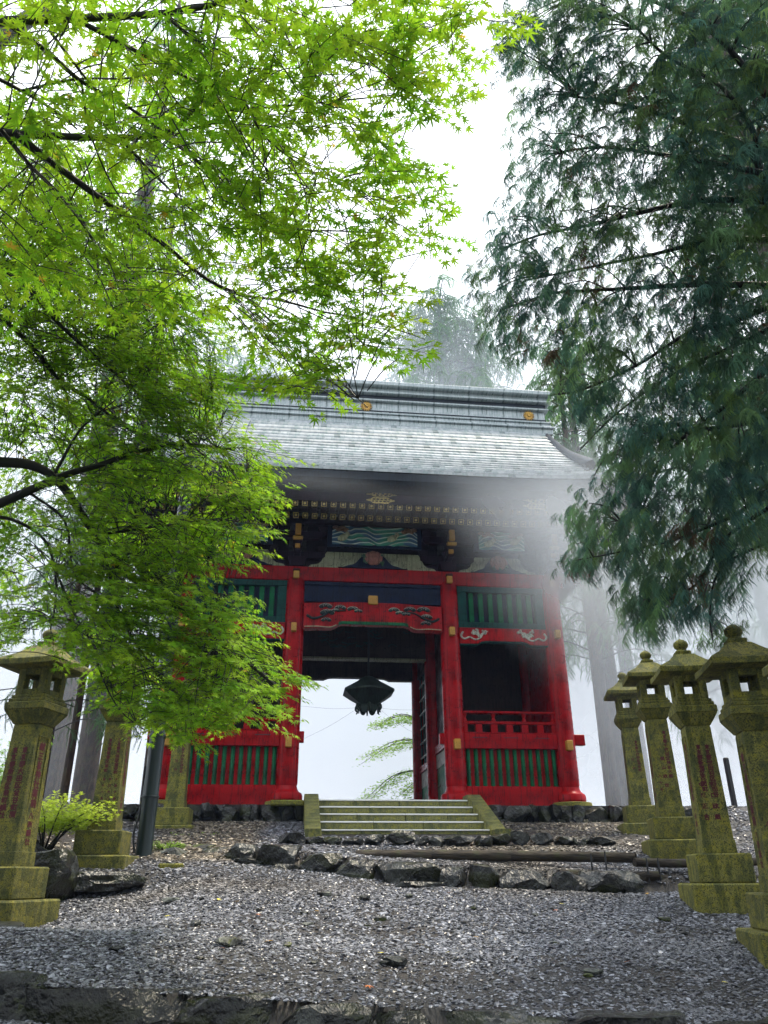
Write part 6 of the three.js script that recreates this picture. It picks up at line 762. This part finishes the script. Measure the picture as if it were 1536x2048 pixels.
const nA = maple({ name: 'maple_tree', label: 'nearer maple spreading thin leafy boughs overhead from the upper left corner', pos: [-4.7, 0.75, 12.9], trunk: [[-4.7, 0.6, 12.9], [-4.6, 2.5, 12.8], [-4.35, 4.6, 12.6], [-4.1, 6.4, 12.4], [-3.7, 7.6, 12.2]], trunkR: [0.16, 0.12, 0.09, 0.05], branches: upperBranches, sprays: upperSprays, perSpot: 3, scatter: 0.32, len: 0.3, leaf: 0.05, tilt: -0.3, seed: 21 });
const nB = maple({ name: 'maple_tree', label: 'dense bright green maple hanging over the left lanterns and the gate front', pos: [-5.6, 1.3, 10.6], trunk: [[-5.6, 1.0, 10.6], [-5.4, 2.6, 10.5], [-5.2, 4.2, 10.4], [-5.0, 5.8, 10.3]], trunkR: [0.2, 0.16, 0.12, 0.06], branches: lowerBranches, sprays: lowerSprays, perSpot: 9, scatter: 0.42, len: 0.3, leaf: 0.046, tilt: 0.4, seed: 22 });
console.log('leaves', nA, nB);

// ---------------------------------------------------------------- cedars
function cedarSpray(seed, n = 15, k = 7) { // drooping sprig: serrated shoots that hang from a short twig, about 1 unit long
  const R = rng(seed), pos = [];
  const shoot = (a, b, w) => { // two crossed saw edged blades
    const d = b.clone().sub(a), L = d.length(), t = d.clone().normalize(), u = V(R() - 0.5, R() - 0.5, R() - 0.5).cross(t).normalize(), v = V().crossVectors(t, u);
    for (const s of [u, v]) for (let i = 0; i < k; i++) { const p = a.clone().addScaledVector(d, i / k), q = a.clone().addScaledVector(d, (i + 0.75) / k), r = w * (0.5 + 0.5 * Math.sin((i + 0.8) / k * 3)); for (const e of [-1, 1]) { const tip = q.clone().addScaledVector(s, e * r).addScaledVector(t, L / k * 0.7); pos.push(p.x, p.y, p.z, q.x, q.y, q.z, tip.x, tip.y, tip.z); } }
    const q = u.clone().multiplyScalar(w * 0.16), P = (x) => pos.push(x.x, x.y, x.z); P(a.clone().add(q)); P(a.clone().sub(q)); P(b);
  };
  for (let i = 0; i < n; i++) { const f = i / n, z = f * 0.75, y = -0.28 * f * f, a = V((R() - 0.5) * 0.06, y, z), sx = (i % 2 ? 1 : -1) * (0.04 + R() * 0.34), l = 0.28 + R() * 0.55; const m = a.clone().add(V(sx, -l * (0.25 + 0.1 * R()), l * 0.3)), e = m.clone().add(V(sx * 0.35, -l * (0.45 + R() * 0.3), l * 0.14)); shoot(a, m, 0.036); shoot(m, e, 0.038); }
  shoot(V(0, 0, 0), V(0, -0.06, 0.35), 0.05); shoot(V(0, -0.06, 0.35), V(0, -0.3, 0.8), 0.05);
  const g = new THREE.BufferGeometry(); g.setAttribute('position', new THREE.Float32BufferAttribute(pos, 3)); g.computeVertexNormals(); return metricUV(g);
}
const sprigs = [1, 2, 3, 4, 5].map((k) => cedarSpray(900 + k, 9 + k * 3)), needleMat = leafMat([1, 1, 1], 0.45), farSprigs = [1, 2, 3].map((k) => cedarSpray(940 + k, 9, 4));
{
  const t = thing('cedar_tree', 'tall dark cedar with drooping feathery branches filling the upper right', 'tree', [3.65, 0.6, 10.08], 0, 'cedars'), off = V(3.65, 0.6, 10.08), R = rng(41), bs = boughs(cedarBranches);
  const local = (g) => { g.translate(-off.x, -off.y, -off.z); return g; };
  part('trunk', local(limb([V(3.65, 0.4, 10.08), V(3.66, 4, 10.05), V(3.62, 8, 10.0), V(3.7, 12, 10.0), V(3.65, 15, 10)], [0.24, 0.19, 0.15, 0.1, 0.06], 14, 0.06, R)), M.bark, t);
  for (const b of bs) part('branch', local(b.geo), M.wetBark, t);
  const lists = [[], [], [], [], []], twigs = [], c = new THREE.Color(), m4 = new THREE.Matrix4(), q = new THREE.Quaternion();
  for (const s of cedarSprays) {
    const p0 = V(...s), from = nearestOn(bs, p0), deep = 0; twigs.push(limb([from, from.clone().lerp(p0, 0.5).add(V(0, 0.08, 0)), p0], [0.011, 0.004], 4));
    const dead = R() < 0.035, tone = R();
    for (let k = 0; k < (p0.x > 1.6 ? 19 : 14); k++) {
      const p = p0.clone().add(V((R() - 0.5) * 0.42, (R() - 0.6) * 0.34, (R() - 0.5) * 0.5)), out = p.clone().sub(V(3.65, 0, 10.08)), az = Math.atan2(out.x, out.z) + (R() - 0.5) * 1.9, sz = 0.09 + R() * R() * 0.17;
      q.setFromEuler(new THREE.Euler(0.25 + R() * 0.6, az, (R() - 0.5) * 0.5, 'YXZ')); m4.compose(p.sub(off), q, V(sz, sz, sz));
      const v = 0.45 + 1.1 * R(); if (dead && R() < 0.75) c.setRGB(0.15 * v, 0.095 * v, 0.055 * v); else c.setRGB(lerp(0.09, 0.24, tone * tone) * v, lerp(0.21, 0.38, tone * tone) * v, lerp(0.18, 0.12, tone) * v);
      lists[Math.floor(R() * 5)].push([m4.clone(), c.clone()]);
    }
  }
  part('twigs', local(join(twigs)), M.wetBark, t).userData.kind = 'stuff';
  lists.forEach((l, k) => instanced(k ? 'crown_' + String(k).padStart(3, '0') : 'crown', sprigs[k], needleMat, l, t));
}
// forest cedars, fading into the mist
function cedar(label, x, y, z, H, r, opt = {}) {
  const { bare = 0.3, spread = 3, n = 60, tone = [0.10, 0.20, 0.08], seed = 1, sz = 1.1, per = 5, up = 0.1, group = 'forest trees in the mist', name = 'cedar_tree' } = opt, R = rng(seed), t = thing(name, label, 'tree', [x, y, z], 0, group);
  part('trunk', limb([V(0, -0.3, 0), V((R() - 0.5) * 0.2, H * 0.3, 0), V((R() - 0.5) * 0.4, H * 0.65, (R() - 0.5) * 0.3), V(0, H, 0)], [r * 1.15, r, r * 0.7, r * 0.15], 12, 0.06, R), M.hazedBark, t);  // bark lighter than the near cedar, mist haze put into its colour
  const lists = [[], [], []], br = [], c = new THREE.Color(), m4 = new THREE.Matrix4(), q = new THREE.Quaternion();
  for (let i = 0; i < n; i++) {
    const f = bare + (1 - bare) * (i + R()) / n, yy = f * H, L = spread * (0.35 + 0.65 * (1 - f) ** 0.7) * (0.6 + R() * 0.6), a = i * 2.4 + R(), A = V(0, yy, 0), B = V(Math.cos(a) * L * 0.55, yy + L * up, Math.sin(a) * L * 0.55), C = V(Math.cos(a) * L, yy - L * 0.12, Math.sin(a) * L);
    br.push(limb([A, B, C], [Math.max(0.012, r * 0.13), 0.012], 5)); const cv = new THREE.QuadraticBezierCurve3(A, B, C), dry = yy < H * (bare + 0.03);
    for (let k = 0; k < per; k++) { const u = 0.3 + 0.75 * (k + R()) / per, p = cv.getPoint(Math.min(1, u)).add(V(R() - 0.5, R() - 0.5, R() - 0.5).multiplyScalar(sz * 0.6)), s = sz * (0.6 + R() * 0.6); q.setFromEuler(new THREE.Euler(0.2 + R() * 0.5, Math.PI / 2 - a + (R() - 0.5) * 2, (R() - 0.5) * 0.6, 'YXZ')); m4.compose(p, q, V(s, s, s)); const v = 0.6 + R() * 0.8; c.setRGB(tone[0] * v, tone[1] * v, tone[2] * v); lists[Math.floor(R() * 3)].push([m4.clone(), c.clone()]); }
  }
  part('limbs', join(br), M.wetBark, t).userData.kind = 'stuff';
  lists.forEach((l, k) => l.length && instanced(k ? 'crown_' + String(k).padStart(3, '0') : 'crown', farSprigs[k], needleMat, l, t));
  return t;
}
const TY = 2.7;
cedar('misty cedar trunk right of the gate, thickest of the pale trunks', 12.0, TY, -16.0, 26, 0.3, { bare: 0.26, spread: 4.2, n: 70, seed: 1 });
cedar('slim pale cedar trunk just right of the gate in the mist', 10.3, TY, -13.2, 22, 0.26, { bare: 0.3, spread: 3.4, n: 56, seed: 2 });
cedar('pale cedar behind the two misty trunks right of the gate', 14.6, TY, -20.0, 28, 0.34, { bare: 0.3, spread: 4.4, n: 60, seed: 3 });
cedar('leafy misty cedar behind the right row of stone lanterns', 15.2, TY, -9.0, 18, 0.25, { bare: 0.22, spread: 4.0, n: 60, seed: 4 });
cedar('cedar fading out behind the rightmost stone lanterns', 19.0, TY, -14.0, 22, 0.3, { bare: 0.2, spread: 4.5, n: 60, seed: 5 });
cedar('ghostly tall tree rising out of the mist behind the gate roof', 9.0, TY, -34.0, 43, 0.6, { bare: 0.4, spread: 8, n: 170, seed: 6, sz: 2.2 });
cedar('ghostly tree in the mist behind the left end of the ridge', -6.5, TY, -34.0, 36, 0.5, { bare: 0.4, spread: 6, n: 100, seed: 7, sz: 2.2 });
cedar('second ghostly tree crown beside the taller one behind the roof', 12.8, TY, -38.0, 40, 0.5, { bare: 0.4, spread: 7, n: 120, seed: 8, sz: 2.2 });
cedar('thick dark cedar trunk on the left between the two lanterns', -7.3, TY, -7.2, 24, 0.29, { bare: 0.2, spread: 4.5, n: 60, seed: 9 });
cedar('thin bare trunk left of the thick cedar, nearer the left edge', -6.75, TY, -1.4, 13, 0.07, { bare: 0.12, spread: 2.2, n: 34, seed: 10, per: 4, sz: 0.6 });
cedar('thin bare trunk between the left edge sapling and the thick cedar', -6.6, TY, -2.6, 14, 0.085, { bare: 0.14, spread: 2.4, n: 34, seed: 11, per: 4, sz: 0.6 });
cedar('slender trunk right of the thick cedar behind the lantern post', -5.9, TY, -8.5, 17, 0.09, { bare: 0.16, spread: 2.4, n: 36, seed: 12, per: 4, sz: 0.7 });
cedar('pale cedar trunk towering behind the maple in the upper left corner', -10.6, TY, -14.5, 48, 0.6, { bare: 0.62, spread: 5, n: 50, seed: 13 });
cedar('green cedar standing behind the drooping cedar on the right', 6.6, 1.4, 6.4, 17, 0.25, { bare: 0.3, spread: 2.6, n: 90, seed: 16, sz: 0.75, per: 9, group: 'cedars' });
cedar('second green cedar behind the drooping cedar, further right', 8.4, 1.4, 9.0, 18, 0.28, { bare: 0.25, spread: 3.2, n: 80, seed: 17, sz: 0.8, per: 9, group: 'cedars' });
// unseen cedars added around and behind the camera to block light from there
[[-7, 22, 24], [-2.2, 24.5, 27], [3, 23, 25], [8, 21.5, 23], [-11.5, 19, 24], [12.5, 17, 24], [-14, 13, 22]].forEach(([x, z, h], k) => cedar(['unseen cedar added behind the viewer, left of the path', 'tall unseen cedar added straight behind the viewer', 'unseen cedar added behind the viewer, right of the path', 'unseen cedar added behind the viewer, well right of the path', 'unseen cedar added beside the viewer, far left', 'unseen cedar added beside the viewer, far right', 'unseen cedar added left of the nearer maple'][k], x, -0.4, z, h, 0.35, { bare: 0.12, spread: 4.2, n: 60, per: 6, sz: 1.5, seed: 120 + k, group: 'unseen cedars added behind the viewer' }));
{ // pale maple beyond the passage
  const R = rng(71), t = thing('maple_tree', 'pale green maple glimpsed in the mist through the gate opening', 'tree', [3.6, TY, -13.5], 0, 'maples'), leaves = [], m4 = new THREE.Matrix4(), q = new THREE.Quaternion(), c = new THREE.Color(), br = [];
  part('trunk', limb([V(0, -0.2, 0), V(-0.1, 1, 0), V(-0.3, 2.2, 0), V(-0.4, 3.2, 0)], [0.12, 0.1, 0.07, 0.04], 9), M.wetBark, t);
  for (const [x, y, l, dr] of [[-0.2, 3.4, 2.6, 0.25], [-0.3, 2.5, 2.4, 0.45], [-0.1, 1.5, 2.2, 0.5], [0.3, 2.0, 1.6, 0.3], [-0.2, 4.2, 2.0, 0.1]]) for (let f = 0; f < 3; f++) {
    const a = Math.PI + (R() - 0.5) * 1.4, A = V(x, y, 0), C = V(x + Math.cos(a) * l, y - l * dr, Math.sin(a) * l), B = A.clone().lerp(C, 0.5).add(V(0, 0.35, 0)), cv = new THREE.QuadraticBezierCurve3(A, B, C); br.push(limb([A, B, C], [0.03, 0.006], 5));
    for (let k = 0; k < 330; k++) { const u = 0.15 + 0.85 * R(), p = cv.getPoint(u).add(V((R() - 0.5) * 0.7, (R() - 0.5) * 0.3, (R() - 0.5) * 0.8)); q.setFromEuler(new THREE.Euler((R() - 0.5) * 0.9, R() * 6.3, (R() - 0.5) * 0.9)); const s = 0.05 + R() * 0.03; m4.compose(p, q, V(s, s, s)); const v = 0.8 + R() * 0.5; c.setRGB(0.24 * v, 0.40 * v, 0.05 * v); leaves.push([m4.clone(), c.clone()]); }
  }
  part('limbs', join(br), M.wetBark, t).userData.kind = 'stuff'; instanced('crown', mapleLeaf, mapleMat, leaves, t);
}
// ---------------------------------------------------------------- shrubs on the left bank
function shrub(label, x, y, z, w, h, n, tone, seed, leaf = 0.03) {
  const R = rng(seed), t = thing('shrub', label, 'shrub', [x, y, z], 0, 'shrubs on the left bank'), leaves = [], stems = [], m4 = new THREE.Matrix4(), q = new THREE.Quaternion(), c = new THREE.Color();
  const tips = []; for (let k = 0; k < 16; k++) { const a = R() * 6.28, r = (0.3 + 0.7 * R()) * w, C = V(Math.cos(a) * r, h * (0.45 + 0.5 * R()), Math.sin(a) * r * 0.8), B = C.clone().multiplyScalar(0.5).add(V(0, h * 0.12, 0)); stems.push(limb([V((R() - 0.5) * 0.1, -0.05, (R() - 0.5) * 0.1), B, C], [0.014, 0.008, 0.004], 5)); tips.push([B, C]); }
  for (let k = 0; k < n; k++) { const [B, C] = tips[Math.floor(R() * 16)], p = B.clone().lerp(C, -0.25 + R() * 1.35).add(V((R() - 0.5) * w * 0.42, (R() - 0.4) * h * 0.2, (R() - 0.5) * w * 0.42)); q.setFromEuler(new THREE.Euler((R() - 0.5) * 1.1, R() * 6.3, (R() - 0.5) * 1.1)); const s = leaf * (0.6 + R() * 0.8); m4.compose(p, q, V(s, s, s)); const v = 0.7 + R() * 0.6; c.setRGB(tone[0] * v, tone[1] * v, tone[2] * v); leaves.push([m4.clone(), c.clone()]); }
  part('stems', join(stems), M.wetBark, t).userData.kind = 'stuff'; instanced('crown', mapleLeaf, mapleMat, leaves, t);
}
shrub('bright yellow green shrub on the bank between the two left lanterns', -4.6, 1.85, 5.3, 1.05, 0.62, 4600, [0.42, 0.54, 0.05], 81, 0.036);
shrub('mid green bush climbing behind the left edge lantern', -5.6, 2.0, 4.0, 0.6, 1.4, 1800, [0.2, 0.36, 0.05], 82, 0.04);
shrub('low green plant at the foot of the cleft boulder', -4.35, 1.35, 7.55, 0.3, 0.22, 420, [0.25, 0.38, 0.05], 83, 0.025);
shrub('small leafy plant beside the foot of the dark green pole', -3.25, 1.82, 4.35, 0.3, 0.2, 420, [0.22, 0.36, 0.05], 84, 0.025);
shrub('low green plant in front of the lantern under the maple', -3.1, 2.02, 2.6, 0.4, 0.16, 420, [0.22, 0.36, 0.05], 85, 0.025);
// ---------------------------------------------------------------- drifting mist: soft curved veils one behind another
{
  const veil = (seed, fx, fy, lo, hi) => texture(256, (u, v) => { const wx = fbm(u * 3 + seed, v * 3, 4096, 4), n = fbm(u * fx + wx * 1.6 + seed * 7, v * fy + wx * 1.2, 4096, 5, 0.45), du = Math.abs(u - 0.5) * 2, dv = Math.abs(v - 0.5) * 2, r2 = du * du + dv * dv, e = Math.max(0, Math.exp(-2.6 * r2) - 0.075) / 0.925; const a = (0.25 + 0.75 * smooth(lo, hi, n)) * e; return [a, a, a]; }, false);
  const mistMat = (t, opacity) => new THREE.MeshPhysicalMaterial({ color: lin(0.92, 0.955, 1.0), roughness: 1, transmission: 0.5, thickness: 0, specularIntensity: 0, alphaMap: t, transparent: true, opacity, side: THREE.DoubleSide, depthWrite: false });
  const maps = [veil(1, 2.2, 2.2, 0.2, 0.85), veil(5, 2.8, 1.8, 0.25, 0.85), veil(9, 1.8, 2.4, 0.2, 0.85)], R = rng(91);
  const sheet = (w, h, bend) => { const g = new THREE.PlaneGeometry(w, h, 10, 8), p = g.attributes.position, a = R() * 6, b = R() * 6; for (let i = 0; i < p.count; i++) { const x = p.getX(i) / w, y = p.getY(i) / h; p.setZ(i, bend * (Math.sin(x * 4 + a) * 0.5 + Math.cos(y * 5 + b) * 0.4 - x * x * 1.2)); } g.computeVertexNormals(); return g; };
  const put = (label, name, list, opacity, bend) => { const byMap = [[], [], []]; list.forEach(([x, y, z, w, h, ry], i) => byMap[i % 3].push(moved(sheet(w, h, bend), x, y, z, ry + (R() - 0.5) * 0.3, (R() - 0.5) * 0.2, (R() - 0.5) * 0.5))); const t = thing(name, label, 'mist'); t.userData.kind = 'stuff'; byMap.forEach((l, k) => { if (!l.length) return; const m = part('veil', join(l), mistMat(maps[k], opacity), t); m.castShadow = false; m.userData.kind = 'stuff'; }); };
  put('thin wisps of mist drifting past the eaves and right bay of the gate', 'mist', [[2.2, 8.0, 3.0, 4.2, 2.6, 0.1], [2.7, 7.2, 3.5, 3.6, 4.2, 0], [3.3, 5.9, 3.1, 2.8, 3.8, 0.1], [3.0, 6.2, 3.7, 3.4, 3.4, 0], [3.6, 6.7, 4.1, 3.2, 4.2, 0.1], [3.4, 7.4, 3.2, 3.4, 4.2, 0.1], [3.7, 6.9, 3.4, 3.0, 4.8, 0], [3.1, 7.9, 3.9, 4.6, 3.2, -0.2], [3.8, 6.3, 3.3, 2.4, 4.4, 0.1], [3.0, 7.4, 4.2, 4, 3.6, 0.2], [3.8, 7.2, 4.4, 2.8, 4.6, 0]], 0.3, 0.3);
  put('faint wisp of mist along the underside of the eaves', 'mist', [[-1.4, 8.15, 3.2, 5.0, 1.1, 0], [0.5, 8.05, 3.0, 5.2, 1.1, 0.1], [2.2, 8.0, 3.5, 4.6, 1.6, -0.1]], 0.09, 0.3);
  const bank = []; for (let k = 0; k < 6; k++) { const z = -15 - k * 4.2; bank.push([(R() - 0.5) * 10 + 3, 10 + k * 2.4, z, 60 + k * 10, 30 + k * 10, (R() - 0.5) * 0.2]); }
  put('bank of pale mist filling the woods behind the gate', 'mist', bank, 0.5, 2);
  const left = []; for (let k = 0; k < 4; k++) left.push([-12 - k * 1.1, 6 + R() + k, -2 - k * 2.2, 18, 16 + k * 3, 0.3]); put('pale mist between the trunks left of the gate', 'mist', left, 0.5, 0.8);
  const right = []; for (let k = 0; k < 4; k++) right.push([14 + k * 1.2, 7 + R(), -3 - k * 2.4, 24, 18, -0.2]); put('pale mist behind the right row of stone lanterns', 'mist', right, 0.52, 0.8);
}
renderer.render(scene, camera);
